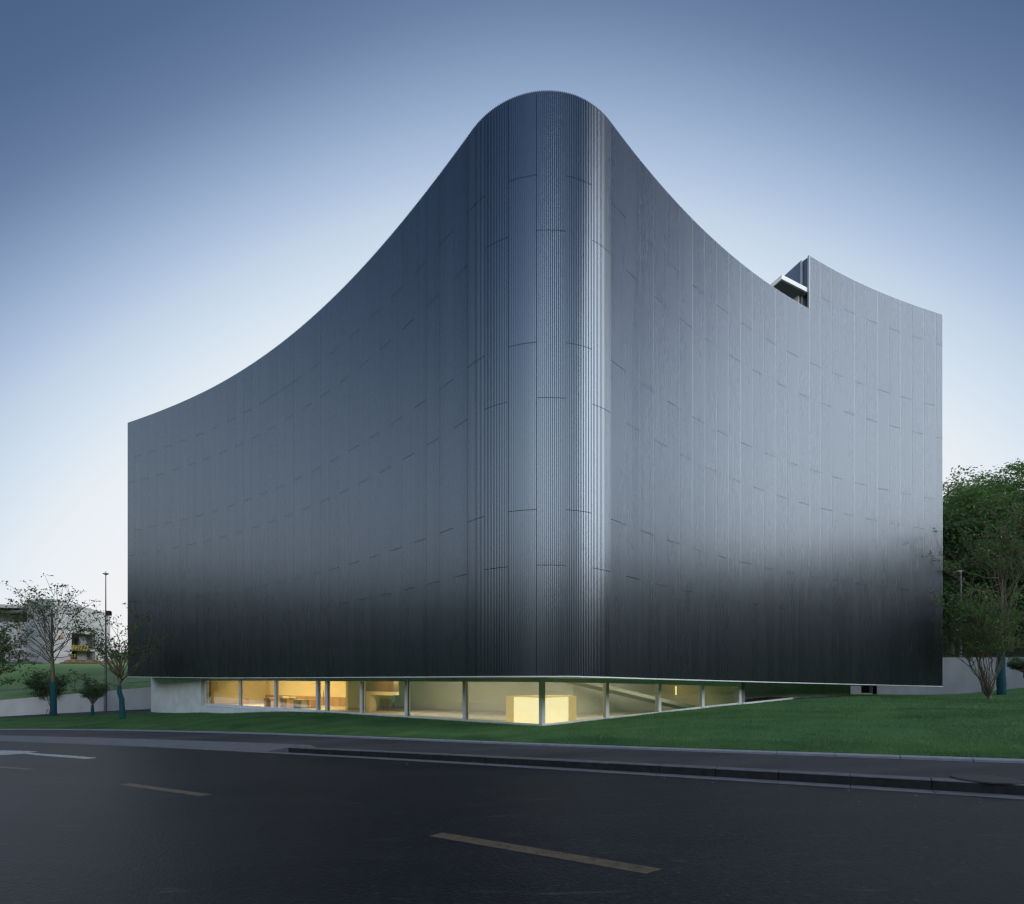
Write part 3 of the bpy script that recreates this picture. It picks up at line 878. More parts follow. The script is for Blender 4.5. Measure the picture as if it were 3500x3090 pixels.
def bays(P0, d, n_in, us, base, topz, extra):
    """mullions at picture columns us; base and topz give the glass bottom and top at each; a pane, sill and head rail per bay"""
    ts = [0.165] + [float(hit(u, P0, d)) for u in us]
    w = .19
    for k in range(len(ts) - 1):
        a, b = ts[k], ts[k + 1]
        z0, z1 = (base[k], base[k + 1]), (topz[k], topz[k + 1])
        pad = w / 2 if k else 0.0
        la = lambda zz, t: zz[0] + (zz[1] - zz[0]) * (t - a) / (b - a)
        ta, tb = a + pad, b - w / 2
        bay_member('window_pane', P0, d, n_in, ta, tb, (la(z0, ta), la(z0, tb)), (la(z1, ta), la(z1, tb)), .10, .024, M['glass'])
        bay_member('sill_rail', P0, d, n_in, ta, tb, (la(z0, ta) - .16, la(z0, tb) - .16), (la(z0, ta), la(z0, tb)), .03, .16, M['frame'])
        top = float(droop((P0 + d * (a + b) / 2)[0])) - .012
        bay_member('head_rail', P0, d, n_in, ta, tb, (la(z1, ta), la(z1, tb)), (float(droop((P0 + d * ta)[0])) - .012, float(droop((P0 + d * tb)[0])) - .012), .03, .16, M['frame'])
        # slim black gasket at the left jamb of the pane
        side = tb - .03 if d[0] < 0 else ta
        bay_member('gasket', P0, d, n_in, side, side + .03, (la(z0, side) + .002,) * 2, (la(z1, side) - .002,) * 2, .085, .012, M['black'])
    for t, zb_, zt_ in zip(ts[1:], base[1:], topz[1:]):
        bay_member('mullion', P0, d, n_in, t - w / 2, t + w / 2, zb_ - .18, float(droop((P0 + d * t)[0])) - .014, 0.0, .22, M['frame'])
    return ts
lu = [1586, 1387, 1233, 1114, 1082, 939, 818, 701]
lb = [-1.86, -1.86, -1.86, -1.85, -1.84, -1.835, -1.83, -1.84, -1.85]
ltop = [-.115, -.115, -.11, -.11, -.11, -.11, -.10, -.10, -.10]
TL = bays(GL0, dL, nLi, lu, lb, ltop, None)
ru = [2077, 2256, 2404, 2531]
rb = [-1.86, -1.71, -1.555, -1.395, -1.255]
rtop = [-.115, -.17, -.24, -.32, -.39]
TR = bays(GL0, dR, nRi, ru, rb, rtop, None)
# corner post
mb = MB()
c = GL0 - np.array((2.0, 21.9))
P = [c, c + dR * .16, c + dR * .16 + nRi * .2, c + dL * .16 + nLi * .2, c + dL * .16]
mb.prism([tuple(p) for p in P], -2.1, .08); mb.build('corner_post', M['frame'], MUSEUM)
# door leaf handle and stiles in the narrow fourth bay
td = (TL[4] + TL[5]) / 2
mb = MB()
ph = GL0 + dL * (TL[4] + .13) + nLi * -.06 - np.array((2.0, 21.9))
mb.tube([(ph[0], ph[1], -1.35), (ph[0], ph[1], -.62)], .016, 8)
for zz in (-1.3, -.67):
    pb = ph + nLi * .14
    mb.tube([(ph[0], ph[1], zz), (pb[0], pb[1], zz)], .011, 6)
mb.build('door_handle', M['steel'], MUSEUM)
# concrete end wall left of the windows, low plinth under them
tE = float(hit(521, GL0, dL)); t7 = TL[-1]
bay_member('base_wall', GL0, dL, nLi, t7 + .45, tE, -3.4, (.16, .25), -.12, .5, M['concrete_white'])
bay_member('base_wall', GL0, dL, nLi, TL[5] + .1, t7 + .448, -3.2, (-2.005, -2.03), -.118, .5, M['concrete_white'])
bay_member('window_sill', GL0, dL, nLi, TL[5] + .1, t7 + .445, (-2.003, -2.028), (-1.985, -2.0), -.15, .3, M['trim'])
bay_member('reveal', GL0, dL, nLi, t7 + .07, t7 + .448, -2.0, .10, .18, .3, M['concrete_dark'])
mb = MB()
pe = GL0 + dL * tE
mb.prism(local([pe + nLi * .38, pe + nLi * 9, pe + nLi * 9 - dL * .4, pe + nLi * .385 - dL * .4]), -3.6, .2); mb.build('base_wall', M['concrete_white'], MUSEUM)
# pale kerb along the foot of the right hand glass, running on past its end
tk = float(hit(2705, GL0, dR))
bay_member('foot_kerb', GL0, dR, nRi, .02, TR[-1] + .1, (-2.3, -1.7), (-2.022, -1.42), -.07, .2, M['concrete_white'])
bay_member('foot_kerb', GL0, dR, nRi, TR[-1] + .1, tk, (-1.9, -1.7), (-1.27, -1.065), -.10, .17, M['concrete_white'])
bay_member('foot_kerb', GL0, dL, nLi, .02, TL[4], -2.3, (-2.022, -2.01), -.07, .2, M['concrete_white'])
# end frame and the shaded recess beyond the right hand glass
bay_member('end_frame', GL0, dR, nRi, TR[-1] + .07, TR[-1] + .42, -1.7, -.20, .02, .18, M['concrete_dark'])
W0 = GL0 + dR * (TR[-1] + .42) + nRi * .10
wallP = [W0, W0 + nRi * 3.6]
mb = MB(); mb.prism(local([W0, W0 + nRi * 3.4, W0 + nRi * 3.4 - dR * .3, W0 - dR * .3 + nRi * .1]), -2.0, -.16); mb.build('recess_wall', M['concrete_dark'], MUSEUM)
c0 = W0 + nRi * 2.2; c1 = np.array((23.35, 33.3))
dv = (c1 - c0) / np.hypot(*(c1 - c0)); nv = np.array([-dv[1], dv[0]])
mb = MB(); P = [c0, c1, c1 + nv * .35, c0 + nv * .35]; mb.prism(local(P), -2.2, dr(P, -.012)); mb.build('recess_wall', M['concrete_white'], MUSEUM)
mb = MB(); P = [c1 + nv * .002, c1 + nv * 9 - dv * .1, c1 + nv * 9 - dv * .5, c1 + nv * .352 - dv * .4]; mb.prism(local(P), -2.2, dr(P, -.012)); mb.build('recess_wall', M['concrete_white'], MUSEUM)
# brown pavers in the recess: single pieces
a_ = GL0 + dR * (TR[-1] + .45) + nRi * .1
for i in range(10):
    for j in range(5):
        p = a_ + dR * (.22 + i * .45) + nRi * (.22 + j * .45)
        z = -1.40 + .33 * (i * .45) / 4.0 + random.uniform(-.003, .003)
        mb = MB(); mb.box(p - np.array((2.0, 21.9)), dR, nRi, .218, .218, z - .25, z); mb.build('paver', M['patio'], MUSEUM)

# ---------------- rooms behind the glass
ZF = -1.96
def wall_seg(name, a, b, th, z0, z1, m):
    a, b = np.array(a, float), np.array(b, float); d = (b - a) / np.hypot(*(b - a)); n = np.array([-d[1], d[0]])
    mb = MB(); mb.prism(local([a, b, b + n * th, a + n * th]), z0, z1); return mb.build(name, m, MUSEUM)
gl = lambda t, o: GL0 + dL * t + nLi * o
gr = lambda t, o: GL0 + dR * t + nRi * o
mb = MB()
mb.prism(local([gl(.3, .2), gr(.3, .2), gr(TR[-1], .2), gr(TR[-1], 9), gl(t7, 9), gl(t7, .2)]), ZF - .2, ZF); mb.build('room_floor', M['floor'], MUSEUM)
wall_seg('room_wall', gl(TL[5] - .8, 5.2), gl(t7 + .3, 5.2), .2, ZF + .66, .08, M['room_wall'])
wall_seg('dado', gl(TL[5] - .8, 5.19), gl(t7 + .3, 5.19), .2, ZF, ZF + .66, M['wood'])
wall_seg('room_wall', gl(t7 + .3, .2), gl(t7 + .3, 5.2), .2, ZF, .07, M['room_wall'])
wall_seg('room_wall', gl(TL[5] + .2, 2.4), gl(TL[5] + .2, 5.2), .2, ZF, .07, M['room_wall'])
wall_seg('room_wall', gl(TL[5] + .2, 6.4), gl(2.5, 7.4), .2, ZF, .07, M['room_pale'])
wall_seg('room_wall', gl(2.5, 7.4), gr(TR[-1] + .2, 6.0), .2, ZF, -.12, M['room_pale'])
wall_seg('room_wall', gr(TR[-1] + .2, .25), gr(TR[-1] + .2, 6.0), .2, ZF, -.28, M['room_wall'])
# slanting stair soffit seen through the right hand glass
mb = MB()
p0, p1 = gr(4.6, 3.2), gr(12.2, 2.2)
P = [p0, p1, p1 + nRi * 1.4, p0 + nRi * 1.4]
mb.prism(local(P), [-.14, -1.72, -1.72, -.14], [.02, -1.50, -1.50, .02]); mb.build('stair_soffit', M['stair'], MUSEUM)
# dark double door in the left room
dr_ = empty('x'); bpy.data.objects.remove(dr_)
ta, tb = float(hit(940, gl(0, 5.1), dL)), float(hit(848, gl(0, 5.1), dL))
mb = MB(); mb.prism(local([gl(ta, 5.02), gl(tb, 5.02), gl(tb, 5.17), gl(ta, 5.17)]), ZF, -.12); door = mb.build('room_door', M['wood_dark'], MUSEUM)
mb = MB(); h_ = gl(ta * .42 + tb * .58, 4.97) - np.array((2.0, 21.9)); mb.bar((h_[0], h_[1], -1.3), (h_[0], h_[1], -.6), .04); mb.build('handle', M['steel'], door)

def thing_box(name, P, z0, z1, m):
    mb = MB(); mb.prism(P, z0, z1); return mb.build(name, m)
# the glowing box in the corner
root = empty('light_box', (float(gl(0, 0)[0]), float(gl(0, 0)[1]) + 1.0, CZ + ZF)); tag(root, 'glowing yellow box standing inside the glass corner', 'light box')
o2 = np.array((root.location.x, root.location.y))
def lb(name, P, z0, z1, m):
    mb = MB(); mb.prism([tuple(np.array(p) - o2) for p in P], z0, z1); return mb.build(name, m, root)
Yb = 22.6
ux = lambda u, y: np.array(((u - CX) / F * y, y))
kA, kB, kC, kD, kE = ux(1729, 23.6), ux(1756, 23.05), ux(1852, 21.75), ux(1943, 23.05), ux(1970, 23.6)
H_ = -ZF - .79
def face(name, a, b, m):
    d = (b - a) / np.hypot(*(b - a)); n = np.array([-d[1], d[0]])
    return lb(name, [a, b, b + n * .05, a + n * .05], .01, H_, m)
face('lit_panel', kB + .004, kC, M['lightbox']); face('lit_panel', kC + np.array((.004, 0)), kD, M['lightbox'])
face('side_panel', kA, kB, M['lightbox_side']); face('side_panel', kD, kE, M['lightbox_side'])
lb('top_panel', [kA, kB, kC, kD, kE, (kA + kE) / 2 + np.array((0, .6))], H_ + .002, H_ + .03, M['lightbox_side'])

# crates and boxes in the left room
cr = [(735, 2.6, .95, .62, .44, 'low wooden crate behind the leftmost window, longest of the row'), (769, 2.4, .5, .5, .40, 'small pale crate beside the long low crate behind the leftmost window'),
      (835, 2.5, .45, .5, .43, 'reddish crate in front of the brown door in the window room'),
      (930, 1.9, .9, .7, .62, 'wide brown crate behind the third window from the left'), (985, 1.9, .8, .7, .66, 'tall brown crate with pale papers on top'), (1030, 1.7, .9, .6, .60, 'grey plank crate next to the mullion of the door'), (1062, 2.2, .5, .6, .60, 'orange brown crate closest to the glass door')]
for k, (u, off, sx, sy, h, lab) in enumerate(cr):
    t = float(hit(u, gl(0, off), dL)); p = gl(t, off)
    root = empty('crate', (p[0], p[1], CZ + ZF)); tag(root, lab, 'crate', 'crates stored behind the windows')
    mm = M['paper'] if k == 5 else (M['crate'] if k % 2 else M['wood'])
    MB().box((0, 0), dL, nLi, sx / 2, sy / 2, 0, h - .03).build('case', mm if k != 5 else M['rubble'], root)
    MB().box((0, 0), dL, nLi, sx / 2 + .02, sy / 2 + .02, h - .028, h).build('lid', M['crate'], root)
    for e in (-1, 1):
        MB().box(tuple(dL * (e * sx * .36) - nLi * (sy / 2 + .012)), dL, nLi, .035, .011, 0, h - .03).build('batten', M['wood_dark'], root)
for u, off, h in ((722, 2.5, .46), (745, 2.5, .46), (975, 1.9, .69), (1000, 1.9, .69)):
    t = float(hit(u, gl(0, off), dL)); p = gl(t, off)
    o = thing_box('paper_stack', [tuple(p + dL * a + nLi * b) for a, b in ((-.13, -.18), (.13, -.18), (.15, .16), (-.12, .2))], CZ + ZF + h - .018, CZ + ZF + h + .07, M['paper'])
    tag(o, {722: 'white paper stack on the long low crate, left one', 745: 'white paper stack on the long low crate, right one', 975: 'pale paper stack on the tall brown crate, left one', 1000: 'pale paper stack on the tall brown crate, right one'}[u], 'paper stack', 'paper stacks on the crates')
# hanging cabinet and counter behind the fifth window
root = empty('wall_cabinet', tuple(gl(float(hit(1296, gl(0, 2.2), dL)), 2.2)) + (CZ - .9,)); tag(root, 'brown hanging cabinet behind the window right of the door', 'cabinet')
o2 = np.array(root.location[:2])
ta, tb = float(hit(1341, gl(0, 2.0), dL)), float(hit(1251, gl(0, 2.0), dL))
def cab(name, a, b, o0, o1, z0, z1, m):
    mb = MB(); mb.prism([tuple(gl(t, o) - o2) for t, o in ((a, o0), (b, o0), (b, o1), (a, o1))], z0 + .9, z1 + .9); return mb.build(name, m, root)
cab('case', ta, tb, 2.0, 2.5, -.72, .03, M['wood_dark']); cab('lower_band', ta, tb, 1.99, 2.51, -.93, -.722, M['room_wall'])
cab('side_post', tb - .35, tb, 1.995, 2.5, ZF, -.932, M['room_wall'])

# lamps in the ceiling of the rooms (lit in the photograph)
def lamp(name, p, e, sx, sy, col, rot, tilt=0.0):
    l = bpy.data.lights.new(name, 'AREA'); l.shape = 'RECTANGLE'; l.size = sx; l.size_y = sy; l.energy = e; l.color = col
    o = bpy.data.objects.new(name, l); o.location = p; o.rotation_euler = (tilt, 0, rot); COL.objects.link(o)
    return o
angL = math.atan2(dL[1], dL[0]); angR = math.atan2(dR[1], dR[0])
WARM = (1.0, .72, .36)
p = gl((TL[5] + t7) / 2, 1.6); lamp('ceiling_light', (p[0], p[1], CZ - .03), 760, 11, .4, WARM, angL, -R(42))
p = gl(6.8, 2.2); lamp('ceiling_light', (p[0], p[1], CZ - .05), 180, 10, .25, (1.0, .91, .74), angL, -R(46))
p = gr(6.5, 1.6); lamp('ceiling_light', (p[0], p[1], CZ - .28), 170, 9, .25, (1.0, .91, .74), angR, R(46))
p = gl(float(hit(1296, gl(0, 1.0), dL)), .75); lamp('ceiling_light', (p[0], p[1], CZ - .02), 46, 2.6, .2, WARM, angL, -R(52))  # extra lamp, added to brighten the cabinet front
tq = TR[-1] - .35
mb = MB(); P = [gr(tq, 4.0), gr(tq + .08, 4.0), gr(tq + .08, 4.06), gr(tq, 4.06)]; mb.prism([tuple(p_) for p_ in P], CZ - .95, CZ - .42)
tag(mb.build('wall_lamp', M['strip']), 'thin upright yellow lamp strip behind the last right window', 'lamp')

# ------------------------------------------------------------------ left: retaining wall, grass slope, concrete hall
def ground_at(u, v, y0=6.0, y1=60.0):
    """where the ray through u, v meets the lawn"""
    Ys = np.linspace(y0, y1, 1200)
    X = (u - CX) / F * Ys; Z = CZ + (YH - v) / F * Ys
    g = zg(X, Ys) >= Z
    i = int(np.argmax(g)) if g.any() else 1199
    return np.array((X[i], Ys[i], Z[i]))
W0_, W1_ = np.array((-43.2, 45.05)), np.array((-33.1, 50.05))
wd = (W1_ - W0_) / np.hypot(*(W1_ - W0_)); wn = np.array([-wd[1], wd[0]])
LW = np.hypot(*(W1_ - W0_))
def wtop(t): return CZ - 1.83 + (1.09 / LW) * t
root = empty('retaining_wall', (W0_[0], W0_[1], CZ - 3.3)); tag(root, 'long pale concrete retaining wall below the grass slope on the left', 'wall')
joints = [-34, -24, -14, -5.2, 4.35 + .1, 12.5, 21, 30]
tj = float((lambda k: (k * W0_[1] - W0_[0]) / (wd[0] - k * wd[1]))((355 - CX) / F))
joints[4] = tj
for a, b in zip(joints[:-1], joints[1:]):
    P = [W0_ + wd * (a + .015), W0_ + wd * (b - .015), W0_ + wd * (b - .015) + wn * .35, W0_ + wd * (a + .015) + wn * .35]
    mb = MB(); mb.prism([tuple(p - W0_) for p in P], [-2.5] * 4, [wtop(a) - root.location.z, wtop(b) - root.location.z] * 1 + [wtop(b) - root.location.z, wtop(a) - root.location.z])
    mb.build('wall_panel', M['concrete_wall'], root)
# wire fence on the wall
root = empty('wire_fence', (W0_[0], W0_[1], wtop(0))); tag(root, 'thin wire fence with slim posts along the foot of the grass slope', 'fence')
fp = []
for k in range(14):
    t = -16 + k * 3.0
    p = W0_ + wd * t + wn * .9
    q_ = (p[0] - W0_[0], p[1] - W0_[1], wtop(t) - root.location.z)
    fp.append(q_)
    MB().bar((q_[0], q_[1], q_[2] - .2), (q_[0], q_[1], q_[2] + 1.3), .035).build('post', M['pole'], root)
for h in (.5, .9, 1.25):
    mb = MB()
    for a, b in zip(fp[:-1], fp[1:]): mb.bar((a[0], a[1], a[2] + h), (b[0], b[1], b[2] + h), .012)
    mb.build('wire', M['pole'], root)
# slope from the wall top up to the crest by the hall
nb = 40
bt = np.linspace(-45, 45, 70)
Wx, Wy = W0_[0] + wd[0] * bt + wn[0] * .2, W0_[1] + wd[1] * bt + wn[1] * .2
Wz = np.minimum(wtop(bt) - .04, CZ + 1.5)
Cx = np.linspace(-150, -30, 70); Cy = np.linspace(70, 92, 70); Cz = CZ + 2.75 + 0 * Cx
Kx = Cx - 18; Ky = Cy + 70; Kz = Cz + 1.0
rows = []
for j in range(nb + 1):
    t = j / nb
    bump_ = .25 * np.sin(Wx * .21 + t * 5) * math.sin(t * math.pi)
    rows.append((Wx * (1 - t) + Cx * t, Wy * (1 - t) + Cy * t, Wz * (1 - t) + Cz * t + .55 * math.sin(t * math.pi) * t + bump_))
for j in range(1, 6):
    t = j / 5
    rows.append((Cx * (1 - t) + Kx * t, Cy * (1 - t) + Ky * t, Cz * (1 - t) + Kz * t))
SX, SY, SZ = (np.array([r_[k] for r_ in rows]) for k in range(3))
tag(grid_mesh('grass_slope', SX, SY, SZ, M['slope']), None, kind='structure')
def slope_pt(i, t):
    """point on the slope: i along the wall (0-1), t from wall to crest"""
    a = i * 69; k = min(int(a), 68); f_ = a - k; r_ = t * nb; j = min(int(r_), nb - 1); g = r_ - j
    s = [(A_[j, k] * (1 - f_) + A_[j, k + 1] * f_) * (1 - g) + (A_[j + 1, k] * (1 - f_) + A_[j + 1, k + 1] * f_) * g for A_ in (SX, SY, SZ)]
    return np.array(s)
V, Fc = [], []
for k in range(41):
    i = .2 + .6 * k / 40
    for t in (.13 + .02 * math.sin(k * .35), .138 + .02 * math.sin(k * .35)):
        p = slope_pt(i, t); V.append((p[0], p[1], p[2] + .05))
for k in range(40): Fc.append((2 * k, 2 * k + 2, 2 * k + 3, 2 * k + 1))
tag(obj('slope_kerb', V, Fc, M['kerb']), None, kind='structure')

# bare soil, netting and rubble along the crest
def crest_band(name, t0, t1, m, lift, i0, i1, n, amp, seed):
    r_ = random.Random(seed); V, Fc = [], []
    for k in range(n + 1):
        i = i0 + (i1 - i0) * k / n
        for q_ in range(4):
            t = t0 + (t1 - t0) * q_ / 3 + r_.uniform(-.008, .008)
            p = slope_pt(i, min(t, .999)); V.append((p[0], p[1], p[2] + lift + (r_.uniform(0, amp) if 0 < q_ < 3 else -.12)))
    for k in range(n):
        for q_ in range(3): Fc.append((4 * k + q_, 4 * k + 4 + q_, 4 * k + 5 + q_, 4 * k + 1 + q_))
    return obj(name, V, Fc, m)
tag(crest_band('soil_bank', .90, .99, M['soil'], .25, .1, .72, 120, .35, 3), None, kind='structure')
tag(crest_band('dust_net', .80, .90, M['net'], .10, .1, .62, 160, .22, 4), 'green dust net spread over the crest below the grey hall', 'net', kind='stuff')
V, Fc = [], []
for k in range(260):
    i = random.uniform(.26, .60); t = random.gauss(.89, .012)
    p = slope_pt(i, min(.97, t)); s = random.uniform(.12, .34)
    b0 = len(V)
    for z in (0, 1):
        for a in range(4):
            r_ = s * random.uniform(.6, 1.1); V.append((p[0] + r_ * math.cos(a * 1.57 + k), p[1] + r_ * math.sin(a * 1.57 + k), p[2] + .1 + z * s * random.uniform(.5, .9)))
    Fc += [(b0, b0 + 1, b0 + 5, b0 + 4), (b0 + 1, b0 + 2, b0 + 6, b0 + 5), (b0 + 2, b0 + 3, b0 + 7, b0 + 6), (b0 + 3, b0, b0 + 4, b0 + 7), (b0 + 4, b0 + 5, b0 + 6, b0 + 7)]
tag(obj('rubble', V, Fc, M['rubble']), None, kind='stuff')

# grey concrete hall
K1 = np.array(((181 - CX) / F * 80, 80.0)); K2 = np.array(((377 - CX) / F * 90, 90.0)); K0 = np.array(((92.5 - CX) / F * 81.0, 81.0))
HALL = empty('concrete_hall', (K1[0], K1[1], CZ + 2.3)); tag(HALL, 'grey board marked concrete hall on the crest with a deep opening in its side', 'building')
HO = np.array(HALL.location)
def hall(name, P, z0, z1, m, parent=None):
    """z given above the camera"""
    sh = CZ - HO[2]
    mb = MB(); mb.prism([tuple(np.array(p) - HO[:2]) for p in P], [z + sh for z in z0] if isinstance(z0, (list, tuple)) else z0 + sh, [z + sh for z in z1] if isinstance(z1, (list, tuple)) else z1 + sh)
    return mb.build(name, m, parent or HALL)
hd = (K2 - K1) / np.hypot(*(K2 - K1)); hn = np.array([-hd[1], hd[0]])     # hn points into the hall
def hk(u):
    k = (u - CX) / F; return float((k * K1[1] - K1[0]) / (hd[0] - k * hd[1]))
LH = np.hypot(*(K2 - K1))
def topz(t): return 12.57 + (11.52 - 12.57) * t / LH
o0, o1 = hk(245), hk(326)
pt = lambda t, o=0: K1 + hd * t + hn * o
zb_ = 2.0
zo = 7.55
hall('wall', [pt(0), pt(o0), pt(o0, .6), pt(0, .6)], zb_, [topz(0), topz(o0), topz(o0), topz(0)], M['concrete_raw'])
hall('wall', [pt(o1), pt(LH), pt(LH, .6), pt(o1, .6)], zb_, [topz(o1), topz(LH), topz(LH), topz(o1)], M['concrete_raw'])
hall('lintel', [pt(o0 + .002), pt(o1 - .002), pt(o1 - .002, .598), pt(o0 + .002, .598)], zo, [topz(o0) - .003, topz(o1) - .003, topz(o1) - .003, topz(o0) - .003], M['concrete_raw'])
hall('wall', [K0, K1 - hd * .004, K1 + hn * .6 - hd * .004, K0 + np.array((0, .6))], zb_, 12.6, M['concrete_raw'])
hall('wall', [pt(LH, .602), pt(LH, 12), pt(LH - .6, 12), pt(LH - .6, .602)], zb_, 11.4, M['concrete_raw'])
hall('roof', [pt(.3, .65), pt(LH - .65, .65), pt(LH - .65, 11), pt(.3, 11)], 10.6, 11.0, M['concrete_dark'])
# the deep opening: reveals, slab, pale back wall standing in for a bright sky gap, dark doorway
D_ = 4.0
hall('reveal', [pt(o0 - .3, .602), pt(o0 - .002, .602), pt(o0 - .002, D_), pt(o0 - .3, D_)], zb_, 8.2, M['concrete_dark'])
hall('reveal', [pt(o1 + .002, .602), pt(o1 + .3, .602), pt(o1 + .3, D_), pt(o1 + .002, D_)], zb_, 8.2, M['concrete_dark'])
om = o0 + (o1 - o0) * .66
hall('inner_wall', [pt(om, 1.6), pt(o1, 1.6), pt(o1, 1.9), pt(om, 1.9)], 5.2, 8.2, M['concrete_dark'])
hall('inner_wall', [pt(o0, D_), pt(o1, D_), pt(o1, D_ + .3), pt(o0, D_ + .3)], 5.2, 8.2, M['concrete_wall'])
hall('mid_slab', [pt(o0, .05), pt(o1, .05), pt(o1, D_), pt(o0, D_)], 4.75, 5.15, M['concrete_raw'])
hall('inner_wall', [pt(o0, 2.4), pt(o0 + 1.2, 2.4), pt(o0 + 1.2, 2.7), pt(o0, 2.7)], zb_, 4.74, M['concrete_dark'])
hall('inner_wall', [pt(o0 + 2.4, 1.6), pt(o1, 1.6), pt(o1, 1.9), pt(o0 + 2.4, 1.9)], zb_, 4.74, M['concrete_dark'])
hall('doorway', [pt(o0, D_), pt(o1, D_), pt(o1, D_ + .1), pt(o0, D_ + .1)], zb_, 4.74, M['black'])
# the low wing at the left with its deep eave
L0 = np.array((-100.0, 73.0)); L1 = K0 + np.array((.0, .35))
hall('wall', [L0, L1, L1 + np.array((-.2, .6)), L0 + np.array((-.2, .6))], zb_, 9.05, M['concrete_raw'])
off_ = np.array((-.9, 3.0))
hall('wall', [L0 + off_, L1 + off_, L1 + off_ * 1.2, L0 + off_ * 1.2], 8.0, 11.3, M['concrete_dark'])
hall('eave_slab', [L0 - off_ * .15, L1 - off_ * .15 + np.array((-.01, .9)), L1 + off_ * 3, L0 + off_ * 3], 11.3, [12.15, 11.75, 11.75, 12.15], M['concrete_raw'])
# hazard striped board on the slab edge: each stripe its own piece
n_st = 24
b0, b1 = o0 + .05, hk(309)
for k in range(n_st):
    a, b = b0 + (b1 - b0) * k / n_st, b0 + (b1 - b0) * (k + 1) / n_st
    sl_ = .16
    sh = CZ - HO[2]
    V = []
    for o in (-.06, -.02):
        for t, z in ((a, 4.72), (b, 4.72), (b - sl_, 5.62), (a - sl_, 5.62)):
            p = pt(max(t, b0 - .16), o); V.append((p[0] - HO[0], p[1] - HO[1], z + sh))
    obj('hazard_stripe', V, [(0, 1, 2, 3), (7, 6, 5, 4), (0, 4, 5, 1), (1, 5, 6, 2), (2, 6, 7, 3), (3, 7, 4, 0)], M['hazard_y'] if k % 2 == 0 else M['black'], HALL)
for u, lab in ((243, 'yellow striped post leaning at the left side of the hall opening'), (250, 'upright yellow post in the left corner of the hall opening'), (329, 'yellow post at the right side of the hall opening')):
    t = hk(u); p = pt(t, -.25)
    root = empty('guard_post', (p[0], p[1], CZ + zb_)); tag(root, lab, 'post', 'yellow guard posts at the hall opening')
    lean = .5 if u == 243 else 0
    for k in range(6):
        z0, z1 = .5 + k * .27, .5 + (k + 1) * .27
        MB().bar((0, -lean * (z0 - 1.3) * .5, z0), (0, -lean * (z1 - 1.3) * .5, z1), .16).build('band', M['hazard_y'] if k % 3 else M['black'], root)
# lifting line hanging in the opening
mb = MB()
p = [pt(o0 + 1.0 + .7 * math.sin(k * .35), .3) for k in range(7)]
mb.tube([(p[k][0], p[k][1], CZ + 7.5 - k * .33) for k in range(7)], .035, 5)
tag(mb.build('cable', M['black']), 'dark slack cable hanging in the opening of the concrete hall', 'cable')
# orange lamp on the wall
p = pt(hk(207), -.12)
tag(MB().box((p[0], p[1]), hd, hn, .3, .1, CZ + 6.45, CZ + 6.95).build('warning_sign', M['orange']), 'small orange square sign on the side wall of the concrete hall', 'sign')

# tall mast with cameras
p = np.array(((356 - CX) / F * 45.6, 45.6)); p = W0_ + wd * (tj + .25) - wn * .55
mz = float(zg(p[0], p[1]))
root = empty('lamp_mast', (p[0], p[1], mz)); tag(root, 'slender tall mast with disc lamp, loudspeaker and cameras left of the museum', 'lamp post')
sc_ = p[1] / F
hh_ = lambda v: CZ + (YH - v) * sc_ - mz
MB().tube([(0, 0, 0), (0, 0, hh_(2248))], [.115, .095], 12).build('lower_pole', M['pole'], root)
MB().tube([(0, 0, hh_(2248)), (0, 0, hh_(1966))], [.07, .035], 10).build('upper_pole', M['pole_thin'], root)
MB().lathe((0, 0, hh_(1966)), [(.04, 0), (.12, .05), (.24, .12), (.24, .17), (.10, .21), (.03, .24), (.03, .36)]).build('lamp_head', M['glasslens'], root)
MB().bar((-.30, 0, hh_(1961)), (.30, 0, hh_(1961)), .03).build('lamp_arm', M['pole'], root)
s_ = MB(); s_.box((.30, -.02), (1, 0), (0, 1), .17, .16, hh_(2104), hh_(2091)); s_.box((.30, .0), (1, 0), (0, 1), .13, .14, hh_(2091), hh_(2088)); s_.bar((0, 0, hh_(2099)), (.2, 0, hh_(2099)), .05)
s_.build('loudspeaker', M['black'], root)
MB().bar((-.42, 0, hh_(2252)), (.36, 0, hh_(2252)), .05).build('cross_arm', M['pole'], root)
c_ = MB(); c_.bar((-.55, -.05, hh_(2248)), (-.14, .05, hh_(2244)), .12, .11); c_.bar((-.34, 0, hh_(2252)), (-.34, 0, hh_(2247)), .04); c_.build('camera', M['cctv'], root)
c_ = MB(); c_.lathe((.2, 0, hh_(2257)), [(.03, -.02), (.09, .02), (.10, .10), (.05, .14)], 10); c_.build('camera', M['cctv'], root)

# far wooded hill behind the gap at the left
hx = np.linspace(-260, -60, 60); V, Fc = [], []
rows = []
for j in range(14):
    t = j / 13
    rows.append((hx, 185 + 60 * t + 0 * hx, CZ - 2 + (13 + 5 * np.sin(hx * .035 + 2.6) + .9 * np.sin(hx * .4)) * math.sin(t * math.pi * .5) + rng.normal(0, .45, 60) * (j > 1)))
HX, HY, HZ = (np.array([r_[k] for r_ in rows]) for k in range(3))
tag(grid_mesh('far_hill', HX, HY, HZ, M['hillgrass']), None, kind='structure')

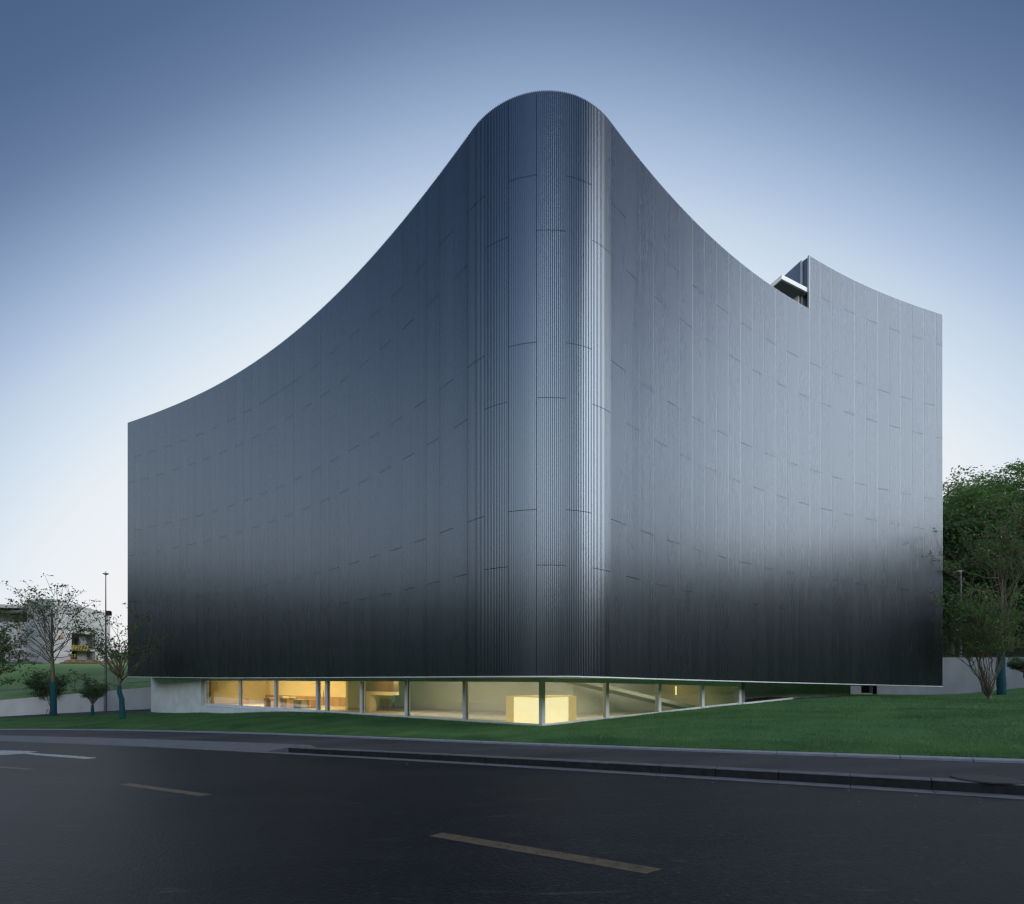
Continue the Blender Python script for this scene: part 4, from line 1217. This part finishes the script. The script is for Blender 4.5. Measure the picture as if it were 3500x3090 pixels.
# ------------------------------------------------------------------ right: retaining wall, wooded bank
root = empty('retaining_wall', (40, 45, CZ - 1.5)); tag(root, 'pale concrete retaining wall below the wood, right of the museum', 'wall')
uo0, uo1 = [(u - CX) / F * 45 for u in (2944, 2997)]
top_ = CZ + (YH - 2247) / F * 45
edges = [14.0, uo0, uo1, 33.5, 43.0, 52.5, 62.0, 72]
for k, (a, b) in enumerate(zip(edges[:-1], edges[1:])):
    if k == 1:
        MB().box(((a + b) / 2 - 40, .19), (1, 0), (0, 1), (b - a) / 2, .19, (CZ - .25) - root.location.z, top_ - .004 - root.location.z).build('wall_panel', M['concrete_bank'], root)
        MB().box(((a + b) / 2 - 40, 1.4), (1, 0), (0, 1), (b - a) / 2 + .4, .1, -1.2, (CZ - .1) - root.location.z).build('niche_back', M['black'], root)
        MB().box(((a + b) / 2 - 40, .19), (1, 0), (0, 1), (b - a) / 2, .185, -1.0, (CZ - 1.21) - root.location.z).build('niche_sill', M['concrete_bank'], root)
        continue
    MB().box(((a + b) / 2 - 40, .2), (1, 0), (0, 1), (b - a) / 2 - .006, .2, -1.2, top_ - root.location.z).build('wall_panel', M['concrete_bank'], root)
bxs = np.linspace(10, 110, 60); rows = []
for j in range(24):
    t = j / 23
    rows.append((bxs, 45.3 + 70 * t + 0 * bxs, top_ - .12 + 16 * t + .12 * np.clip(bxs - 50, 0, None) * t * 3 + rng.normal(0, .1, 60) * (j > 0)))
HX, HY, HZ = (np.array([r_[k] for r_ in rows]) for k in range(3))
tag(grid_mesh('wooded_bank', HX, HY, HZ, M['under']), None, kind='structure')
def bank_z(x, y): 
    t = (y - 45.3) / 70; return top_ - .12 + 16 * t + .36 * max(x - 50, 0) * t

# ------------------------------------------------------------------ trees
def leaves(centers, per, sp, size, seed, flat=.6):
    """many small leaf quads scattered round the cluster centres"""
    r_ = np.random.default_rng(seed)
    C_ = np.repeat(np.asarray(centers, float), per, 0)
    n = len(C_)
    C_ = C_ + r_.normal(0, 1, (n, 3)) * np.asarray(sp)
    a = r_.uniform(0, 2 * math.pi, n); tilt = r_.normal(0, flat, n); tl2 = r_.normal(0, flat, n)
    ux = np.stack([np.cos(a) * np.cos(tilt), np.sin(a) * np.cos(tilt), np.sin(tilt)], -1)
    w = np.stack([-np.sin(a), np.cos(a), 0 * a], -1)
    uy = w * np.cos(tl2)[:, None] + np.cross(ux, w) * np.sin(tl2)[:, None]
    s = (size * r_.uniform(.6, 1.25, n))[:, None]
    V = np.stack([C_ - ux * s * .5, C_ + uy * s * .27, C_ + ux * s * .5, C_ - uy * s * .27], 1).reshape(-1, 3)
    Fc = np.arange(4 * n).reshape(n, 4)
    return V, Fc
def bez(a, b, c, n=6):
    return [tuple(a * (1 - t) ** 2 + b * 2 * t * (1 - t) + c * t * t) for t in np.linspace(0, 1, n)]
def tree(name, label, cat, base, trunk, r_trunk, forks, crown_c, crown_r, nlimb, ntwig, leaf_m, bark_m, per=9, lsize=.17, lsp=(.22, .22, .09), wrap=None, seed=1, group=None, extra=(), up=.45, shell=.55, upper=-.35, r_limb=.45, twig_len=.28, leaf_from=0.0):
    """trunk: list of offsets from the base; limbs leave the trunk between heights forks and end in the crown ellipsoid"""
    r_ = np.random.default_rng(seed)
    root = empty(name, tuple(base)); tag(root, label, cat, group)
    T = [np.array(p, float) for p in trunk]
    hgt = [p[2] for p in T]
    def on_trunk(z):
        z = min(max(z, hgt[0]), hgt[-1]); return np.array([np.interp(z, hgt, [p[k] for p in T]) for k in range(3)])
    rad = lambda z: r_trunk * (1 - (.82 if nlimb < 27 and forks[1] > 3.5 else .45) * (z / max(hgt[-1], .1)) ** 1.3)
    mb = MB(); mb.tube([(0, 0, -.25)] + [tuple(p) for p in T], [r_trunk * 1.25] + [rad(p[2]) for p in T], 10)
    mb.build('trunk', bark_m, root, True)
    if wrap:
        w = MB(); zs = np.linspace(0, wrap, max(6, int(wrap / .09)))
        w.tube([tuple(on_trunk(z)) for z in zs], [rad(z) * 1.18 + .025 + r_.uniform(-.012, .012) for z in zs], 12)
        w.build('trunk_wrap', M['wrap'], root)
    mb = MB(); tips = []
    cc, cr_ = np.array(crown_c, float), np.array(crown_r, float)
    targets = []
    while len(targets) < nlimb:
        d = r_.normal(0, 1, 3); d /= np.linalg.norm(d)
        if d[2] < upper: continue
        targets.append(cc + d * cr_ * r_.uniform(shell, 1.0))
    targets += [np.array(e, float) for e in extra]
    for tgt in targets:
        z0 = forks[0] + (forks[1] - forks[0]) * r_.uniform(0, 1)
        s0 = on_trunk(z0)
        ln = np.linalg.norm(tgt - s0)
        ctrl = s0 + (tgt - s0) * .45 + np.array((0, 0, -ln * .10 + ln * up * .25)) + r_.normal(0, ln * .05, 3)
        if up < 0: ctrl = s0 + (tgt - s0) * .5 + np.array((0, 0, ln * up * .3))
        P = bez(s0, ctrl, tgt, 8)
        P = [np.array(p) + (r_.normal(0, .014 * ln, 3) if 0 < i < 7 else 0) for i, p in enumerate(P)]
        rl = rad(z0) * r_limb
        mb.tube(P, [max(.012, rl * (1 - .85 * i / 7)) for i in range(8)], 5)
        for _ in range(ntwig):
            t = r_.uniform(.45, 1.0); i = min(int(t * 7), 6)
            q0 = P[i] + (P[i + 1] - P[i]) * (t * 7 - i)
            off = r_.normal(0, 1, 3); off[2] = abs(off[2]) * .7 + .15; off /= np.linalg.norm(off)
            q1 = q0 + (off * .75 + (P[-1] - P[-3]) / np.linalg.norm(P[-1] - P[-3]) * .5) * ln * twig_len * r_.uniform(.5, 1.2)
            mb.tube(bez(q0, q0 * .5 + q1 * .5 + r_.normal(0, .05 * ln * twig_len, 3), q1, 4), [.018, .014, .011, .008], 4)
            tips.append(q1)
            if r_.uniform() < .5: tips.append(q0 * .4 + q1 * .6)
        tips.append(P[-1])
    mb.build('branches', bark_m, root, True)
    tips = [t for t in tips if t[2] > leaf_from]
    V, Fc = leaves(tips, per, lsp, lsize, seed + 50)
    fast_obj('crown', V, Fc, leaf_m, root)
    return root
G = 'street trees at the left edge of the lawn'
b = ground_at(183, 2446); s = b[1] / F
off = lambda u, v, dy=0, bb=None: ((u - CX) / F * (b[1] + dy) - b[0], dy, CZ + (YH - v) / F * (b[1] + dy) - b[2])
tree('street_tree', 'tallest bare limbed street tree with teal wrapped trunk, left of the mast', 'tree', b, [(0, 0, 0), off(182, 2330), off(178, 2240), off(177, 2170), off(178, 2080)], .185, (4.3, 7.0), off(176, 2120), (3.4, 2.6, 3.3), 26, 4, M['leaf'], M['bark'], per=11, lsize=.22, lsp=(.20, .20, .08), wrap=2.9, seed=3, group=G, r_limb=.36, up=.08, upper=-.45, shell=.72,
     extra=[off(35, 2140), off(60, 2180), off(330, 2110), off(300, 2150), off(90, 2300), off(290, 2230), off(120, 2010), off(215, 2000), off(240, 2030)])
t_o = MB(); zz = .55
for k in range(3):
    t_o.bar((-.2 + k * .12, -.50, zz - .35 + .25 * (k % 2)), (-.08 + k * .12, -.50, zz), .04)
t_o.build('tape', M['orange'], bpy.data.objects['street_tree'])
b = ground_at(421, 2458)
tree('street_tree', 'leaning teal wrapped street tree in front of the dark museum wall', 'tree', b, [(0, 0, 0), off(417, 2420), off(416, 2390), off(408, 2365), off(408, 2335), off(412, 2315)], .135, (2.3, 3.1), off(415, 2205), (2.7, 1.8, 1.75), 15, 4, M['leaf'], M['bark'], per=9, lsize=.19, lsp=(.2, .2, .08), wrap=2.35, seed=8, group=G, r_limb=.55, up=.5, upper=-.3,
     extra=[off(545, 2180), off(530, 2235), off(500, 2125), off(470, 2110), off(270, 2320), off(285, 2240), off(310, 2160), off(340, 2120), off(395, 2110)])
b = ground_at(-28, 2455)
tree('street_tree', 'street tree cut by the left edge of the picture', 'tree', b, [(0, 0, 0), off(-26, 2390), off(-22, 2330), off(-20, 2290)], .15, (2.6, 3.9), off(-5, 2230), (1.9, 1.7, 1.9), 16, 6, M['leaf'], M['bark'], per=12, lsize=.25, lsp=(.22, .22, .1), wrap=2.3, seed=12, group=G, r_limb=.5, up=.4, upper=-.6, extra=[off(70, 2190), off(75, 2230), off(60, 2290), off(20, 2150), off(40, 2330)])
b = ground_at(316, 2447)
tree('small_tree', 'small round headed tree on a thin teal wrapped stem', 'tree', b, [(0, 0, 0), off(316, 2415), off(316, 2395)], .085, (.8, 1.15), off(312, 2362), (1.25, 1.1, .75), 26, 7, M['leaf_bush'], M['bark'], per=16, lsize=.13, lsp=(.10, .10, .06), wrap=.85, seed=21, up=.3, shell=.6, upper=-.35, r_limb=.35, twig_len=.3)
b = ground_at(172, 2441)
tree('bush', 'dark dense bush of thin stems behind the tallest street tree', 'bush', b, [(0, 0, 0), off(171, 2425), off(172, 2412)], .10, (.2, .7), off(163, 2340), (1.75, 1.2, 1.05), 30, 7, M['leaf_bush'], M['bark'], per=15, lsize=.17, lsp=(.14, .14, .08), seed=23, up=.3, shell=.6, upper=-.3, r_limb=.4, leaf_from=1.0)

# right hand trees on the lawn
b = ground_at(3382, 2392)
tree('multi_stem_tree', 'bushy tree of many thin stems rising from the lawn on the right', 'tree', b, [(0, 0, 0), (0, 0, .25)], .15, (.05, .25), off(3370, 2115), (1.7, 1.5, 1.15), 24, 8, M['leaf_lawn'], M['bark'], per=19, lsize=.14, lsp=(.20, .20, .11), seed=31, up=-.2, shell=.5, upper=-.25, r_limb=.24, leaf_from=2.8,
     extra=[off(3310, 2235), off(3290, 2225), off(3262, 2160), off(3440, 2150), off(3470, 2110), off(3360, 2050)])
b = ground_at(3424, 2374)
tree('lawn_tree', 'tall thin limbed tree with teal wrapped trunk near the right edge', 'tree', b, [(0, 0, 0), off(3421, 2300), off(3422, 2200), off(3424, 2080), off(3426, 1950)], .20, (3.4, 8.2), off(3425, 1880), (2.7, 2.2, 3.6), 20, 6, M['leaf_lawn'], M['bark'], per=13, lsize=.18, lsp=(.30, .30, .12), wrap=3.3, seed=35, up=-.15, shell=.55, upper=-.4, r_limb=.40,
     extra=[off(3200, 1880, -4.2), off(3192, 1905, -4.2), off(3225, 1950, -3.5), off(3195, 2058, -4.0), off(3340, 1850), off(3355, 1740), off(3440, 1700), off(3490, 1760), off(3510, 1900)])
# dark shrub at the right edge
b = ground_at(3500, 2306)
tree('bush', 'dark shrub on the grass bank at the right edge', 'bush', b, [(0, 0, 0), (0, 0, .2)], .06, (.05, .2), (-.1, 0, .75), (.95, .8, .55), 20, 6, M['leaf_bush'], M['bark'], per=16, lsize=.13, lsp=(.12, .12, .07), seed=41, up=.2, upper=-.4)
# lamp post behind the right hand wall
p = np.array(((3284 - CX) / F * 47.0, 47.0)); pz = bank_z(*p)
root = empty('street_lamp', (p[0], p[1], pz)); tag(root, 'grey street lamp with box and cameras in front of the dark wood', 'lamp post')
hh_ = lambda v: CZ + (YH - v) / F * 47.0 - pz
MB().tube([(0, 0, -.3), (0, 0, hh_(1957))], [.10, .07], 10).build('pole', M['pole'], root)
h_ = MB(); h_.bar((-.40, 0, hh_(1953)), (.12, 0, hh_(1951)), .18, .08); h_.bar((0, 0, hh_(1957)), (0, 0, hh_(1948)), .10); h_.build('lamp_head', M['cctv'], root)
MB().box((-.22, 0), (1, 0), (0, 1), .2, .13, hh_(2112), hh_(2094)).build('control_box', M['black'], root)
c_ = MB(); c_.bar((-.55, -.1, hh_(2117)), (-.15, 0, hh_(2115)), .11); c_.build('camera', M['cctv'], root)
c_ = MB(); c_.bar((.05, -.1, hh_(2120)), (.34, -.15, hh_(2121)), .13); c_.build('camera', M['cctv'], root)

# the wood
GW = 'woodland trees above the right hand wall'
wood = [(3250, 54, 1640, 5.2, 'woodland tree just beside the museum edge, its crown against the sky', M['leaf_light']), (3330, 58, 1600, 5.6, 'woodland tree with pale airy top, second from the museum edge', M['leaf_light']),
        (3430, 60, 1572, 6.0, 'woodland tree with highest crown, third from the museum edge', M['leaf_light']), (3530, 57, 1560, 6.0, 'woodland tree whose crown is cut by the right edge', M['leaf_light']),
        (3275, 50.5, 1760, 4.6, 'dark woodland tree in the front row beside the museum, behind the lamp', M['leaf_wood']), (3370, 52, 1700, 4.8, 'dark woodland tree in the front row behind the thin limbed tree', M['leaf_wood']),
        (3470, 51, 1690, 5.0, 'dark woodland tree in the front row nearest the right edge', M['leaf_wood']), (3300, 66, 1690, 6.5, 'shaded woodland tree in the back row, left', M['leaf_wood']), (3440, 70, 1640, 7.0, 'shaded woodland tree in the back row, right', M['leaf_wood']),
        (3250, 48.5, 2010, 2.8, 'low woodland tree at the wall, below the lamp head', M['leaf_wood']), (3345, 49, 1960, 3.0, 'low woodland tree at the wall, middle one', M['leaf_wood']), (3450, 49, 1980, 3.0, 'low woodland tree at the wall, rightmost one', M['leaf_wood']), (3560, 50, 1800, 4.5, 'woodland tree mostly outside the right edge', M['leaf_wood'])]
for k, (u, Y, vt, cr_, lab, lm) in enumerate(wood):
    x = (u - CX) / F * Y; z0 = bank_z(x, Y); top = CZ + (YH - vt) / F * Y
    h = top - z0
    r_ = np.random.default_rng(100 + k)
    root = empty('woodland_tree', (x, Y, z0)); tag(root, lab, 'tree', GW)
    mb = MB(); pts = [(0, 0, -.4)] + [(r_.normal(0, .25), r_.normal(0, .2), h * t) for t in (.2, .4, .6, .8)]
    mb.tube(pts, [.30, .25, .2, .14, .07], 7); mb.build('trunk', M['bark_pale'], root, True)
    bot = .12 if Y < 50 else (.22 if Y < 55 else .35)
    cz, rz = h * (1 + bot) / 2, h * (1 - bot) / 2
    cl = []; br = MB()
    nc = int((62 if lm is M['leaf_light'] else 95) * (cr_ / 5) ** 1.2 * (1.25 if h > 10 else .7))
    while len(cl) < nc:
        d = r_.normal(0, 1, 3); d /= np.linalg.norm(d)
        q_ = d * r_.uniform(.35, 1.0) ** .6
        p_ = np.array((q_[0] * cr_, q_[1] * cr_, cz + q_[2] * rz * .93))
        cl.append(p_)
        if len(cl) % 5 == 0:
            zt_ = max(h * .15, min(p_[2] - abs(p_[0]) * .8, h * .78))
            s0 = np.array([np.interp(zt_, [q2[2] for q2 in pts], [q2[c_] for q2 in pts]) for c_ in range(3)])
            br.tube(bez(s0, s0 * .5 + p_ * .5 + np.array((0, 0, -.3)), p_, 5), [.09, .07, .05, .035, .02], 5)
    br.build('branches', M['bark_pale'], root, True)
    V, Fc = leaves(cl, 140 if lm is M['leaf_wood'] else 105, (.75, .75, .28), .33, 200 + k, .5)
    fast_obj('crown', V, Fc, lm, root)

# ------------------------------------------------------------------ what stands behind the camera: bank of grass and low wooded hills round the site
ang = np.radians(np.linspace(50, 310, 140))        # 0 = ahead, clockwise
ring = []
rad_ = np.linspace(0, 1, 26)
r_in = np.where((np.degrees(ang) > 130) & (np.degrees(ang) < 250), 9.0, 74.0)
k2 = np.hanning(25); k2 /= k2.sum(); r_in = np.convolve(np.pad(r_in, 12, mode='edge'), k2, 'valid')
X = (r_in + rad_[:, None] * (150 - r_in)) * np.sin(ang); Y = (r_in + rad_[:, None] * (150 - r_in)) * np.cos(ang) - 2
rr2 = np.hypot(X, Y)
base = np.clip(.03 * X - .02 * Y, -6, 4) - .2
hb_ = lambda a_: 6.0 * np.clip(-np.cos(a_) * 1.6 - .1, 0, 1)      # higher straight behind the camera
hillh = (13.5 + hb_(ang)[None, :]) * np.clip((rr2 - 14) / 90, 0, 1) ** 1.0
Z = base * (1 - .6 * rad_[:, None]) + hillh + rng.normal(0, .15, X.shape)
Z[0] = np.minimum(Z[0], base[0] - .1)
tag(grid_mesh('hill', X, Y, Z, M['hillgrass']), None, kind='structure')
cl = []
for _ in range(1500):
    a = R(rng.uniform(52, 308)); d = rng.uniform(62, 140)
    if 74 > d and not (130 < math.degrees(a) < 250): continue
    z = (13.5 + float(hb_(a))) * min(1, max(0, (d - 14) / 90)) + max(-6, min(4, .03 * d * math.sin(a) - .02 * d * math.cos(a))) * .6
    for q_ in range(4):
        cl.append((d * math.sin(a) + rng.normal(0, 1.6), d * math.cos(a) - 2 + rng.normal(0, 1.6), z + rng.uniform(.5, 8.5)))
V, Fc = leaves(cl, 9, (1.5, 1.5, 1.0), 2.6, 77, .9)
tag(fast_obj('woodland', V, Fc, M['leaf_far']), None, kind='stuff')

# ------------------------------------------------------------------ grass blades on the lawn
def blades(n, s0, s1, d0, d1, h, w, seed):
    r_ = np.random.default_rng(seed)
    s_ = r_.uniform(s0, s1, n); d_ = d0 + (d1 - d0) * r_.uniform(0, 1, n) ** 1.5
    x, y = sn(s_, n_lawn(s_) + d_)
    z = np.where(d_ < .5, zr(s_) + .238 + (zg(x, y) - zr(s_) - .238) * np.clip(d_ / .5, 0, 1), zg(x, y))
    return x, y, z, r_
def inside_glass(x, y):
    # inside the glass V (or behind it)
    a = (x - GL0[0]) * nLi[0] + (y - GL0[1]) * nLi[1]; c = (x - GL0[0]) * nRi[0] + (y - GL0[1]) * nRi[1]
    return (a > -.03) & (c > -.03)
Vs, Fs = [], []; k0_ = 0
for n, s0, s1, d0, d1, h, w, sd in ((70000, -9, 22, 0.0, 1.6, .060, .011, 1), (150000, -9, 24, .4, 13, .058, .014, 2), (80000, 20, 64, .0, 15, .07, .022, 3), (70000, -34, -2, .5, 30, .075, .022, 4), (90000, -30, 24, 8, 36, .07, .024, 5)):
    x, y, z, r_ = blades(n, s0, s1, d0, d1, h, w, sd)
    keep = ~inside_glass(x, y) & (y < np.where(x < -22, path_edge(x) - .05, 44.8)) & ~((x > 12.3) & (y > 26.5 + (x - 12.3) * .62) & (x < 18.5))
    # keep the recess and the ground under the wings free
    x, y, z = x[keep], y[keep], z[keep]; n = len(x)
    cl_ = np.sin(x * 1.3 + 2 * np.sin(y * .7)) * .5 + np.sin(y * 2.1 + x * .4) * .3
    hgt = h * (r_.uniform(.55, 1.25, n) + .18 * cl_)
    a = r_.uniform(0, 2 * math.pi, n); lx, ly = r_.normal(0, .45, n) * hgt, r_.normal(0, .45, n) * hgt
    dx, dy = np.cos(a) * w / 2, np.sin(a) * w / 2
    V = np.stack([np.stack([x - dx, y - dy, z - .012], -1), np.stack([x + dx, y + dy, z - .012], -1), np.stack([x + lx, y + ly, z + hgt], -1)], 1).reshape(-1, 3)
    Vs.append(V); Fs.append(np.arange(3 * n).reshape(n, 3) + k0_); k0_ += 3 * n
tag(fast_obj('grass', np.concatenate(Vs), np.concatenate(Fs), M['blade']), None, kind='stuff')

bpy.context.view_layer.update()
